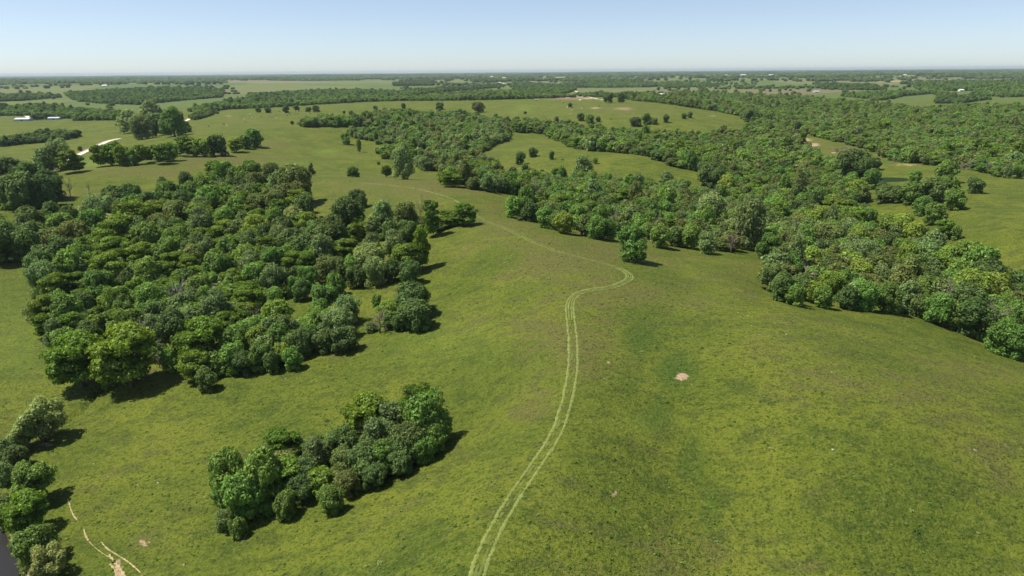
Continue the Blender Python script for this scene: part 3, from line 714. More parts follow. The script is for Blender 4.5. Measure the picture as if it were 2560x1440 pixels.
# lone trees and shrubs with labels of their own
LONE = [
 (1580, 606, 86, 'm', 1.1, 'lone round bright green tree in the open ridge pasture, right of the track'),
 (1007, 402, 60, 'g', 1.5, 'tall open crowned cottonwood standing just beyond the ridge'),
 (965, 427, 28, 'l', 1.1, 'small feathery tree just left of the tall cottonwood'),
 (880, 428, 28, 'o', 1, 'dark spreading tree on the grass left of the tall cottonwood'),
 (892, 436, 18, 'm', .7, 'low shrub at the foot of the dark spreading tree'),
 (778, 422, 26, 'c', 1.2, 'small dark pointed tree behind the ridge above the big wood'),
 (897, 362, 13, 'm', 2.6, 'thin tall young tree alone on the slope below the central wood'),
 (863, 345, 26, 'm', 1.1, 'round green tree at the left tip of the central wood'),
 (895, 495, 44, 'o', 1.1, 'dense upright tree alone in the grass above the big wood spur'),
 (906, 506, 28, 'r', 1.0, 'small olive tree touching the lower side of the dense upright tree'),
 (810, 551, 16, 'm', .9, 'little bush beside the dark round oak in the grass gap'),
 (1300, 394, 26, 'o', 1.3, 'upper dark tree of the pair on the left of the middle pasture'),
 (1312, 417, 21, 'm', 1.2, 'lower tree of the pair on the left of the middle pasture'),
 (1332, 379, 25, 'o', 1.0, 'rounded dark bush tree highest on the left of the middle pasture'),
 (1379, 387, 15, 'm', 1.5, 'small upright tree in the middle pasture right of the rounded one'),
 (1355, 432, 18, 'm', 1.2, 'small tree low in the middle pasture near the wooded ravine'),
 (1489, 401, 13, 'l', 1.2, 'little feathery tree alone high in the middle pasture'),
 (1452, 400, 24, 'm', 1.2, 'green tree at the ravine edge above the pale spreading tree'),
 (760, 303, 14, 'm', 1.1, 'little round tree at the left end of the young thicket'),
 (730, 306, 9, 'o', 1.1, 'tiny dark tree alone on the cattle slope'),
 (714, 272, 18, 'o', 1, 'dark round shrub beside the grazing herd'),
 (741, 269, 15, 'm', .9, 'green shrub right behind the white cows'),
 (770, 273, 18, 'r', .7, 'left half of a low olive shrub pair on the far pasture'),
 (790, 271, 21, 'r', .8, 'right half of a low olive shrub pair on the far pasture'),
 (670, 275, 16, 'o', .8, 'shrub on the far pasture crest left of the herd'),
 (645, 274, 14, 'm', .9, 'shrub at the crest line where the far wood begins'),
 (939, 271, 12, 'o', 1.2, 'small dark tree standing left of a grey bare one on the far pasture'),
 (1009, 264, 12, 'o', 1.2, 'small dark round tree by itself midway along the far pasture'),
 (1099, 264, 22, 'o', .9, 'broad dark round tree on the far pasture'),
 (1195, 267, 35, 'r', .75, 'wide low olive tree at the right of the far pasture'),
 (860, 280, 7, 'o', 1.1, 'tiny dark shrub above the bright thicket'),
 (1240, 291, 14, 'm', 1.1, 'small tree at the upper right of the central wood'),
 (1665, 295, 16, 'o', 1.3, 'upright dark tree on the tongue of far hill pasture'),
 (1710, 289, 16, 'm', .9, 'left tree of the touching pair on the far hill pasture'),
 (1725, 286, 15, 'o', 1.1, 'right tree of the touching pair on the far hill pasture'),
 (1617, 296, 25, 'm', 1.1, 'tallest tree of the little copse on the far hill'),
 (1590, 303, 30, 'o', .8, 'broad tree at the left of the little copse on the far hill'),
 (1637, 302, 18, 'm', .9, 'small round tree at the right of the little copse on the far hill'),
 (1452, 291, 20, 'o', 1, 'dark left tree of the clump jutting into the far hill pasture'),
 (1475, 296, 25, 'm', .9, 'middle tree of the clump jutting into the far hill pasture'),
 (1496, 297, 14, 'o', 1, 'dark right tree of the clump jutting into the far hill pasture'),
 (1521, 242, 28, 'o', 1.0, 'large dark shade tree at the right of the hilltop farmyard'),
 (1553, 242, 23, 'o', 1.1, 'second hilltop shade tree, to the right of the larger one'),
 (1425, 262, 14, 'm', .8, 'tree in the far hill pasture with cattle resting under it'),
 (1313, 281, 9, 'o', .8, 'small dark bush on the bright green streak of the far hill'),
 (1877, 286, 38, 'o', .9, 'dark round tree at the edge of the big right forest beyond the pasture tip'),
 (200, 371, 10, 'm', 1.1, 'small bush beside the gravel road on the left slope'),
 (180, 380, 9, 'o', .9, 'dark little bush at the lower end of the gravel road'),
 (225, 490, 22, 'g', .6, 'low grey green bush on the grass above the left wood'),
 (1300, 546, 17, 'o', .7, 'ragged bush in the grass off the tip of the ravine wood'),
 (1341, 549, 24, 'l', .6, 'low bright bush at the front of the ravine wood'),
 (946, 407, 10, 'm', .8, 'tiny bush on the slope left of the tall cottonwood'),
 (1655, 255, 1, 'o', 1, None),
]
LOOK = {'o': 'dark green rounded', 'm': 'mid green lumpy', 'l': 'bright feathery', 'g': 'grey green loose', 'y': 'yellow lime', 'r': 'dull olive', 'w': 'pale willow-like', 'W': 'pale silvery domed', 'b': 'small bushy', 'c': 'dark pointed'}
REG = [('LW', LEFTWOOD, 'big left wood', .55), ('SP', SPUR, 'tree spur right of left wood', .52), ('RO', ROUND, 'grove between left wood and ridge', .56), ('GR', GROVE, 'foreground grove', .56),
       ('CK', CREEKSIDE, 'creek bank', .5), ('FL', FARLEFT, 'copses at left edge', .52), ('RW', ROW, 'tree row beyond the ridge', .56), ('TA', TALL, 'tall tree group by gravel road', .52),
       ('ED', EDGE, 'ravine wood behind the ridge', .5), ('RT', RIGHTWOOD, 'wood at the right edge', .53), ('PA', PASTURE, 'right pasture near the pond', .52)]
HK = {'o': 1.12, 'm': 1.18, 'l': 1.02, 'g': 1.2, 'y': 1.1, 'r': 1.08, 'w': .98, 'c': 1.5, 'W': 1.05, 'b': .8}
trees = []       # dict(x,y,z,R,H,kind,w,reg,cx,cy,label)
def solve(cx, cy, w, k, hk, hc):
    H_ = hk * w / F                      # height per metre of slant
    q = hit(cx, cy, offk=hc * H_)
    if q is None: return None
    x, y, z, t = q
    return dict(x=x, y=y, z=z, R=w / 2 / F * t, H=hk * w / F * t, kind=k, w=w, cx=cx, cy=cy, r=math.hypot(x, y))
for code, txt, place, hc in REG:
    for s in txt.replace('\n', ';').split(';'):
        f = s.split()
        if not f: continue
        cx, cy, w, k = float(f[0]), float(f[1]), float(f[2]) * 1.08, f[3]
        hk = float(f[4]) if len(f) > 4 else HK[k]
        if code in ('LW', 'ED', 'RT') and len(f) <= 4 and w < 100: hk = {'LW': max(hk * 1.03, min(1.35, 62 / w)), 'ED': hk * .96, 'RT': hk * 1.0}[code]
        hk *= {'RO': .88, 'RW': .84, 'PA': .88, 'TA': .85}.get(code, 1)
        t = solve(cx, cy, w, k, hk, hc)
        if t: t.update(reg=code, place=place, label=None); trees.append(t)
for (cx, cy, w, k, hk, lab) in LONE:
    if not lab: continue
    t = solve(cx, cy, w, k, hk, .5)
    if t: t.update(reg='LONE', place='', label=lab); trees.append(t)

# small ones of the regions become part of the mass when the count passes 300
reg_trees = sorted([t for t in trees if t['reg'] != 'LONE'], key=lambda t: -t['w'])
n_keep = 300 - sum(1 for t in trees if t['reg'] == 'LONE')
keep_ids = set(id(t) for t in reg_trees[:n_keep])
single = [t for t in trees if t['reg'] == 'LONE' or id(t) in keep_ids]
minor = [t for t in trees if not (t['reg'] == 'LONE' or id(t) in keep_ids)]

ORD = ['first', 'second', 'third', 'fourth', 'fifth', 'sixth', 'seventh', 'eighth', 'ninth', 'tenth', 'eleventh', 'twelfth', 'thirteenth', 'fourteenth', 'fifteenth', 'sixteenth']
by = {}
for t in single:
    if t['label']: continue
    rt = [q for q in single if q['reg'] == t['reg']]
    xs = np.array([q['cx'] for q in rt]); ys = np.array([q['cy'] for q in rt])
    fx = (t['cx'] - xs.min()) / (np.ptp(xs) + 1); fy = (t['cy'] - ys.min()) / (np.ptp(ys) + 1)
    if t['reg'] in ('LW', 'ED', 'RT', 'GR'):
        nx = 4 if t['reg'] == 'LW' else 3
        hx = ['left', 'centre-left', 'centre-right', 'right'][min(3, int(fx * 4))] if nx == 4 else ['left', 'middle', 'right'][min(2, int(fx * 3))]
        vy = ['back', 'middle', 'front'][min(2, int(fy * 3))]
        zone = f"{vy} {hx} of {t['place']}"
    elif t['reg'] in ('RW', 'SP'): zone = t['place']
    else: zone = f"{'left' if fx < .5 else 'right'} half of {t['place']}"
    by.setdefault((LOOK[t['kind']], zone), []).append(t)
for (look, zone), lst in by.items():
    lst.sort(key=lambda t: t['cx'])
    for i, t in enumerate(lst):
        t['label'] = f"the only {look} tree, {zone}" if len(lst) == 1 else f"{look} tree, {ORD[i]} from left, {zone}"
GROUPN = {'LW': 'trees of the big left wood', 'SP': 'trees of the spur', 'RO': 'trees of the middle grove', 'GR': 'trees of the foreground grove', 'CK': 'trees on the creek bank', 'FL': 'trees at the far left',
          'RW': 'trees in the straight row', 'TA': 'tall trees by the road', 'ED': 'trees of the ravine wood', 'RT': 'trees of the right wood', 'PA': 'trees in the right pasture', 'LONE': 'scattered pasture trees'}
rr = random.Random(5)
for t in single:
    k = t['kind']; mk = {'W': 'g', 'b': 'm'}.get(k, k)
    shrub = t['H'] < 5.5
    root = link('shrub' if shrub else 'tree', None)
    root.location = (t['x'], t['y'], t['z'] - .1)
    root.rotation_euler = (0, 0, rr.uniform(0, 6.28))
    root.scale = (t['R'], t['R'], t['H'] / 2)
    tag(root, t['label'], 'shrub' if shrub else 'tree', GROUPN[t['reg']])
    link('trunk', rr.choice(TRUNK[mk]), root)
    c = link('crown', rr.choice(CROWN['o' if k == 'W' else mk]), root)
    if k == 'W':
        c.material_slots[0].link = 'OBJECT'; c.material_slots[0].material = LM['w']

# dead trees, logs and brush piles
def place_dead(px, py, hpx, mesh, name, label, cat='dead tree', wide=1.0, rz=0.0, tilt=0.0):
    q = hit(px, py)
    H = hpx / F * q[3]
    o = link(name, mesh); o.location = (q[0], q[1], q[2]); o.scale = (H / 2 * wide, H / 2 * wide, H / 2); o.rotation_euler = (0, tilt, rz)
    tag(o, label, cat)
place_dead(384, 880, 82, DEAD, 'dead_tree', 'leaning bare white dead tree among the front trees of the left wood', tilt=-.25)
place_dead(440, 792, 80, DEAD, 'dead_tree', 'pale snag in the dark gap inside the left wood', wide=.9, rz=1, tilt=.3)
place_dead(2477, 862, 82, DEAD2, 'dead_tree', 'grey bare tree at the front of the right edge wood', rz=2, wide=.8)
place_dead(950, 832, 56, DEAD2, 'dead_bush', 'leafless grey brown bush between two green tree groups', 'bush', 1.6, 1)
place_dead(400, 920, 34, DEAD2, 'dead_bush', 'bare grey brushwood at the foot of the left wood', 'bush', 1.2, 2)
place_dead(642, 830, 60, DEAD2, 'dead_tree', 'brown bare tree top between green crowns of the left wood', rz=3, wide=.8)
place_dead(961, 277, 12, DEAD2, 'dead_tree', 'small grey bare tree on the far pasture', rz=3)
place_dead(1092, 449, 14, DEAD2, 'dead_tree', 'thin bare sapling behind the ridge right of the cottonwood', rz=1, wide=.5)
place_dead(224, 482, 20, DEAD2, 'dead_tree', 'small bare tree on the grass above the left wood', rz=4, wide=.7)
place_dead(2352, 800, 80, DEAD2, 'dead_tree', 'greyish bare tree among the crowns of the right edge wood', rz=.5, wide=.6)

def log_mesh(r, length, rad, forks=2):
    out = []
    pts = [np.array([0, 0, rad * .8])]
    d = np.array([1.0, 0, 0.02])
    for k in range(5):
        d = d + r.normal(0, .16, 3) * np.array([.3, 1, .25]); d /= np.linalg.norm(d)
        pts.append(pts[-1] + d * length / 5)
    rads = [rad * (1 - .14 * i) for i in range(6)]
    out.append(tube(pts, rads, 6))
    for f in range(forks):
        i = r.integers(2, 5); e = pts[i] + np.array([length * .3, r.normal(0, length * .2), rad * 2 + length * .06])
        out.append(tube([pts[i], (pts[i] + e) / 2 + r.normal(0, .05, 3) * length * .3, e], [rads[i] * .7, rads[i] * .5, rads[i] * .2], 5))
    return merge(out)
def place_log(px, py, lpx, label, ang, name='fallen_branch', mat=DEADWOOD, rad=.09, seed=1, forks=2, cat='branch'):
    q = hit(px, py); Ln = lpx / F * q[3]
    r = np.random.default_rng(seed); V, Fs = log_mesh(r, Ln, rad, forks)
    o = link(name, mk_mesh(name, V, Fs, [mat])); o.location = (q[0], q[1], q[2]); o.rotation_euler = (0, 0, math.radians(ang)); tag(o, label, cat)
place_log(620, 1330, 36, 'crooked pale branch lying in the grass below the foreground grove', -65, seed=3, forks=1)
place_log(357, 950, 24, 'pale thin branch lying in the grass under the left wood', 70, seed=4, forks=1)
place_log(1638, 652, 16, 'small forked pale branch in the grass right of the lone tree', 70, seed=5)
place_log(412, 918, 14, 'short pale stick in the grass at the wood corner', 20, seed=6, forks=0)
place_log(1032, 579, 12, 'pale stick at the foot of the tree spur', 30, seed=7)
place_log(125, 423, 34, 'long bleached log lying across the fallen timber pile', 12, 'log', DEADWOOD, .55, 8, 1, 'log')
place_log(118, 424, 26, 'bleached log low at the left of the fallen timber pile', -3, 'log', DEADWOOD, .45, 9, 2, 'log')
place_log(150, 423, 30, 'grey fallen branch trailing right from the timber pile', 4, 'log', DEADWOOD, .35, 10, 3, 'log')
place_log(2268, 407, 22, 'bright white log on the uprooted stump pile by the right forest', 15, 'log', simple_mat('white_log', (.7, .68, .62)), .6, 11, 0, 'log')
place_log(2262, 404, 12, 'second pale log beside the bright white one on the stump pile', 5, 'log', DEADWOOD, .5, 12, 0, 'log')

def brush_pile(px, py, wpx, hpx, label, seed):
    q = hit(px, py); Wd = wpx / F * q[3]; Hh = hpx / F * q[3]
    r = np.random.default_rng(seed); out = []
    for k in range(150):
        a = r.uniform(0, 6.28); x = r.uniform(-.5, .5) * Wd; env = math.sqrt(max(.05, 1 - (2 * x / Wd) ** 2))
        y = r.normal(0, .10 * Wd); z = r.uniform(0, 1) * Hh * env
        ln = r.uniform(.12, .3) * Wd * .6
        d = np.array([math.cos(a), math.sin(a), r.uniform(-.35, .6)]) * ln / 2
        c = np.array([x, y, z + .2]); rd = r.uniform(.05, .22)
        out.append(tube([c - d, c + r.normal(0, .2, 3), c + d], [rd, rd * .8, rd * .4], 4))
    V, Fs = merge(out)
    o = link('brush_pile', mk_mesh('brush_pile', V, Fs, [BRUSHWOOD])); o.location = (q[0], q[1], q[2]); tag(o, label, 'brush pile', 'cleared brush piles')
brush_pile(1980, 336, 24, 13, 'tangled pale brush pile at the top of the cleared strip', 1)
brush_pile(2114, 378, 60, 10, 'long dark brown brush pile against the right forest', 2)
brush_pile(2268, 403, 66, 12, 'grey uprooted stump pile with white logs on it', 3)
brush_pile(2432, 424, 64, 18, 'reddish brown tangle of pushed up trees, rightmost pile', 4)
brush_pile(150, 424, 34, 6, 'fallen timber pile on the ridge at far left', 5)
brush_pile(1596, 252, 22, 4, 'pale debris pile at the forest edge on the hilltop', 6)

# ------------------------------------------------------------------ woodland mass
def poly_mask(u, v, poly):
    inside = np.zeros(u.shape, bool); n = len(poly); j = n - 1
    for i in range(n):
        xi, yi = poly[i]; xj, yj = poly[j]
        c = ((yi > v) != (yj > v)) & (u < (xj - xi) * (v - yi) / (yj - yi + 1e-9) + xi)
        inside ^= c; j = i
    return inside
WOODS = [ # polygon of crown positions in the photo, tree height m, spacing m, weights o m l g y r
 ([(755, 302), (800, 294), (870, 300), (920, 285), (1000, 276), (1100, 282), (1180, 290), (1270, 302), (1272, 340), (1235, 358), (1195, 372), (1140, 376), (1090, 368), (1030, 358), (985, 352), (960, 356), (940, 346), (880, 334), (880, 326), (1000, 322), (1010, 314), (900, 309), (755, 308)], 9.5, 7, 'oomgrml'),
 ([(1030, 392), (1090, 375), (1180, 380), (1250, 405), (1252, 425), (1200, 434), (1120, 420), (1050, 412)], 9, 7, 'omgrlm'),
 ([(940, 368), (990, 362), (1040, 372), (1040, 392), (960, 386)], 9, 8, 'omlm'),
 ([(755, 301), (830, 296), (900, 300), (920, 308), (760, 308)], 6, 5, 'mlll'),
 ([(1105, 436), (1180, 438), (1260, 440), (1330, 445), (1400, 445), (1470, 440), (1540, 452), (1640, 462), (1740, 470), (1840, 490), (1850, 612), (1760, 590), (1640, 572), (1520, 552), (1400, 536), (1280, 520), (1278, 515), (1340, 505), (1390, 512), (1395, 490), (1250, 462), (1110, 446)], 9.5, 6.5, 'omgmrlo'),
 ([(1280, 302), (1400, 310), (1480, 318), (1560, 326), (1600, 336), (1690, 336), (1760, 338), (1850, 328), (1885, 305), (1850, 282), (1790, 270), (1740, 264), (1690, 256), (1640, 250), (1590, 246), (1560, 242), (1600, 236), (1700, 232), (1800, 234), (1900, 238), (2000, 244), (2100, 252), (2200, 262), (2300, 268), (2420, 262), (2560, 264),
   (2560, 430), (2500, 426), (2440, 410), (2370, 398), (2300, 396), (2240, 390), (2180, 366), (2120, 350), (2050, 334), (1985, 318), (1972, 336), (2010, 360), (2060, 395), (2110, 400), (2160, 420), (2170, 425), (2130, 450), (2160, 470), (2160, 500), (2180, 535), (2140, 555), (2120, 600), (2130, 680), (2060, 620), (1940, 605), (1890, 590), (1850, 560), (1840, 500), (1830, 470), (1800, 450), (1765, 433), (1750, 415), (1692, 404), (1650, 388), (1605, 374), (1555, 368), (1480, 364), (1435, 358), (1390, 340), (1360, 326), (1300, 322), (1280, 320)], 10.5, 7.4, 'omgmrlomo'),
 ([(1920, 660), (2120, 560), (2290, 590), (2370, 630), (2490, 690), (2560, 750), (2560, 825), (2490, 800), (2350, 750), (2200, 722), (2000, 705), (1930, 695)], 10.5, 7, 'omgrym'),
 ([(80, 575), (160, 555), (280, 525), (295, 500), (480, 475), (540, 450), (730, 450), (755, 480), (750, 530), (790, 575), (900, 600), (1000, 622), (1000, 640), (880, 642), (760, 645), (685, 675), (630, 735), (640, 790), (660, 815), (560, 840), (450, 790), (400, 820), (160, 850), (110, 760), (100, 665)], 10, 7, 'omlgrm'),
 ([(490, 900), (560, 850), (660, 815), (740, 800), (800, 785), (860, 785), (885, 808), (860, 832), (700, 880), (520, 925)], 8.5, 5.5, 'mmglom'),
 ([(550, 1185), (660, 1140), (760, 1125), (880, 1065), (1000, 1010), (1080, 1020), (1090, 1080), (960, 1150), (820, 1205), (720, 1230), (600, 1262), (550, 1235)], 8.5, 4.6, 'mmgrolm'),
 ([(940, 560), (1000, 550), (1100, 548), (1160, 540), (1160, 552), (1040, 572), (950, 585)], 6, 5, 'llmo'),
 ([(965, 780), (1000, 760), (1060, 760), (1060, 800), (980, 815)], 7, 4.5, 'omg'),
 ([(-300, 560), (20, 560), (30, 620), (-300, 640)], 11, 7, 'om'),
 ([(-300, 430), (0, 425), (10, 480), (-300, 520)], 11, 7, 'om'),
 ([(0, 345), (80, 335), (150, 328), (205, 334), (160, 344), (60, 353), (0, 360)], 8, 7, 'oom'),
 ([(-200, 268), (0, 268), (100, 262), (150, 266), (220, 274), (300, 280), (305, 294), (80, 296), (82, 284), (0, 284), (-200, 284)], 10, 9, 'oomg'),
 ([(160, 233), (300, 222), (480, 219), (560, 226), (555, 240), (460, 247), (350, 258), (240, 254), (180, 245)], 10, 10, 'oomg'),
 ([(-200, 238), (0, 238), (60, 235), (150, 237), (150, 240), (60, 248), (0, 250), (-200, 250)], 10, 10, 'oom'),
 ([(500, 280), (470, 272), (560, 255), (640, 240), (760, 226), (900, 226), (1000, 230), (1130, 232), (1280, 226), (1390, 232), (1330, 242), (1150, 246), (1000, 247), (900, 250), (760, 258), (660, 264), (560, 268), (520, 276)], 10, 10, 'oomgr'),
 ([(470, 292), (500, 282), (545, 276), (530, 284), (490, 295)], 7, 7, 'oo'),
 ([(980, 206), (1080, 202), (1085, 211), (985, 213)], 11, 12, 'o'), ([(1010, 224), (1180, 216), (1250, 211), (1250, 216), (1100, 228), (1010, 231)], 10, 11, 'oom'),
 ([(1180, 196), (1240, 196), (1240, 204), (1180, 204)], 11, 12, 'o'), ([(1280, 203), (1350, 210), (1420, 214), (1440, 222), (1400, 236), (1350, 240), (1280, 238)], 10, 11, 'oomg'),
 ([(1400, 208), (1480, 202), (1600, 202), (1680, 212), (1600, 216), (1420, 217)], 10, 12, 'oomg'), ([(1440, 234), (1480, 234), (1560, 236), (1540, 240), (1480, 239)], 8, 9, 'om'),
 ([(2100, 236), (2300, 228), (2420, 224), (2560, 230), (2560, 238), (2400, 234), (2200, 246)], 10, 9, 'oomg'), ([(2330, 242), (2420, 238), (2480, 244), (2400, 254), (2340, 254)], 9, 9, 'oom'),
 ([(2030, 208), (2180, 212), (2210, 222), (2060, 220)], 10, 11, 'oom'), ([(2280, 208), (2560, 198), (2560, 226), (2300, 226)], 10, 12, 'oomg'),
 ([(1650, 204), (1760, 206), (1800, 214), (1660, 216)], 10, 12, 'om'), ([(2200, 468), (2270, 470), (2340, 480), (2330, 490), (2215, 494)], 7, 7, 'om'),
]
HOLES = [[(1530, 506), (1590, 510), (1605, 524), (1560, 520), (1530, 514)], [(1684, 526), (1722, 530), (1710, 538), (1688, 534)], [(2215, 246), (2260, 236), (2345, 229), (2345, 250), (2280, 246)], [(2440, 258), (2500, 244), (2560, 236), (2560, 256)],
         [(1655, 236), (1672, 232), (1672, 240), (1655, 241)], [(2375, 312), (2415, 312), (2415, 320), (2375, 320)], [(2010, 226), (2060, 224), (2060, 234), (2010, 234)], [(920, 247), (1010, 236), (1110, 229), (1230, 219), (1280, 219), (1230, 225), (1110, 236), (1010, 242)]]
pts_all = []
def fill_sector(r0, r1, az0, az1, sp):
    n_r = int((r1 - r0) / sp) + 1; P = []
    rs = r0 + np.arange(n_r) * sp
    for i, r_ in enumerate(rs):
        n = int(r_ * (az1 - az0) / sp) + 1
        a = az0 + (np.arange(n) + rng.random(n) * .8 + .5 * (i % 2)) * sp / r_
        rj = r_ + rng.uniform(-.42, .42, n) * sp
        P.append(np.stack([rj * np.sin(a), rj * np.cos(a)], 1))
    return np.vstack(P)
sx_ = np.array([[t['x'], t['y'], t['R']] for t in trees])
for poly, H, sp, mixw in WOODS:
    pp = np.array(poly, float)
    cand_r = []
    for p in pp:
        d = px_dirs(p[0], p[1]); 
        for z in (-16, 10):
            tz = (z + 8 - CAMZ) / d[2]; 
            if d[2] < 0: cand_r.append((math.hypot(d[0], d[1]) * tz, math.atan2(d[0], d[1])))
    cand_r = np.array(cand_r); r0, r1 = max(60, cand_r[:, 0].min() * .9), min(5500, cand_r[:, 0].max() * 1.1)
    P = fill_sector(r0, r1, cand_r[:, 1].min() - .02, cand_r[:, 1].max() + .02, sp)
    z = height(P[:, 0], P[:, 1])
    u, v = project(np.stack([P[:, 0], P[:, 1], z + H * .5], 1))
    ok = poly_mask(u, v, poly)
    for h_ in HOLES: ok &= ~poly_mask(u, v, h_)
    P, z = P[ok], z[ok]
    if len(sx_) and len(P):
        keep = np.ones(len(P), bool)
        for (tx, ty, tR) in sx_: keep &= np.hypot(P[:, 0] - tx, P[:, 1] - ty) > max(2.6, tR * .8)
        P, z = P[keep], z[keep]
    n = len(P)
    if not n: continue
    clump = fbm(P[:, 0] / 40, P[:, 1] / 40, 77, 2)
    ks = np.array(list(mixw))[((np.clip(clump * .55 + .5, 0, .999) * .6 + rng.random(n) * .4) * len(mixw)).astype(int) % len(mixw)]
    hv = 1 + .45 * fbm(P[:, 0] / 75, P[:, 1] / 75, 41, 2); hh = H * rng.uniform(.62, 1.2, n) * hv * np.where(rng.random(n) < .07, 1.45, 1); Rr = H * rng.uniform(.36, .66, n) * np.sqrt(hv)
    pts_all.append((P, z, Rr, hh, ks))
    us = P + rng.normal(0, sp * .4, P.shape) * np.where(rng.random((n, 1)) < .15, 3.0, 1); us = us[rng.random(n) < .6]
    zu = height(us[:, 0], us[:, 1]); nu = len(us); hu = rng.uniform(2.5, 5.5, nu)
    uu, vu = project(np.stack([us[:, 0], us[:, 1], zu + H * .5], 1)); gd = poly_mask(uu, vu, poly) | (rng.random(nu) < .12)
    pts_all.append((us[gd], zu[gd], (hu * rng.uniform(.45, .75, nu))[gd], hu[gd], rng.choice(list('ommrg'), nu)[gd]))
# trees of the wood lists too small to be told apart
if minor:
    pts_all.append((np.array([[t['x'], t['y']] for t in minor]), np.array([t['z'] for t in minor]), np.array([t['R'] for t in minor]), np.array([t['H'] for t in minor]),
                    np.array([{'W': 'g', 'b': 'm', 'w': 'g', 'c': 'o'}.get(t['kind'], t['kind']) for t in minor])))

Wt = (.78, .78, .76); Gy = (.55, .58, .62)
far_b = [(20, 194, 42, 5, Wt, 'very long white building on the horizon at the far left'), (310, 192, 10, 3, Wt, 'white building near the horizon left of centre-left woods'), (475, 194, 22, 4, Wt, 'long white building on the horizon above the left woods'), (395, 193, 4, 1.5, Wt, 'tiny white building just right of the horizon town'),
 (735, 188, 7, 2, Wt, 'largest white building of the far town row'), (712, 189, 5, 2, (.6, .55, .5), 'first low house of the far town row from the left'), (722, 189, 5, 2, (.6, .55, .5), 'second low house of the far town row from the left'), (748, 189, 5, 2, (.6, .55, .5), 'last low house of the far town row'),
 (820, 181, 6, 1.5, Wt, 'white tower-like building on the skyline left of centre'), (1085, 187, 8, 1.6, Wt, 'larger white barn of the farmstead near the centre horizon'), (1097, 183, 5, 1.5, Wt, 'smaller white barn behind the larger one near the centre horizon'), (1112, 184, 5, 1.5, Wt, 'third white building right of the centre horizon barns'),
 (1205, 181, 4, 1.2, Wt, 'tiny white silo-like building on the centre horizon'), (1229, 194, 4, 1.3, Wt, 'small white house by trees left of the pale road'), (1260, 198, 7, 1.6, (.62, .5, .46), 'pinkish roofed farmhouse beside the pale road'), (1322, 186, 6, 1.6, Wt, 'white barn in the trees right of centre horizon'),
 (1300, 188, 8, 3, Gy, 'grey low building in the trees right of centre horizon'), (1388, 179, 4, 1.4, Wt, 'tiny white house on the skyline right of centre'), (1480, 180, 11, 2, Wt, 'biggest white building of the horizon village'), (1446, 184, 5, 1.4, Wt, 'left white house of the horizon village'), (1455, 185, 6, 1.5, (.6, .52, .46), 'brownish house of the horizon village'),
 (1495, 186, 6, 2, Gy, 'grey house right of the biggest white village building'), (1508, 186, 7, 2.2, (.6, .58, .55), 'long low rightmost house of the horizon village'), (1532, 185, 5, 1.4, Wt, 'white farmhouse between the two horizon villages'), (1593, 185, 5, 1.5, Wt, 'lone white farmhouse on the horizon fields'), (1815, 191, 6, 1.8, (.66, .55, .45), 'tan house of the farm cluster right of centre horizon'),
 (1858, 190, 10, 1.8, Wt, 'wide white barn of the farm cluster right of centre horizon'), (1870, 184, 12, 3.5, Wt, 'long white sheds behind the wide white barn'), (1928, 190, 8, 1.8, Wt, 'white barn on the open far fields at right'), (2262, 191, 5, 1.5, Wt, 'single white house on the open far fields further right'), (2076, 183, 3, 1.3, Wt, 'tiny white speck of a house on the right horizon'),
 (2434, 179, 8, 2, Wt, 'white barn on the skyline at the far right'), (2536, 180, 7, 1.8, (.65, .6, .5), 'pale building on the skyline near the right border'), (1362, 196, 5, 1.4, (.66, .45, .3), 'orange tan house left of the bare soil strip'), (1400, 197, 18, 6, (.55, .42, .36), 'long pinkish shed row in the trees beyond the far fields')]

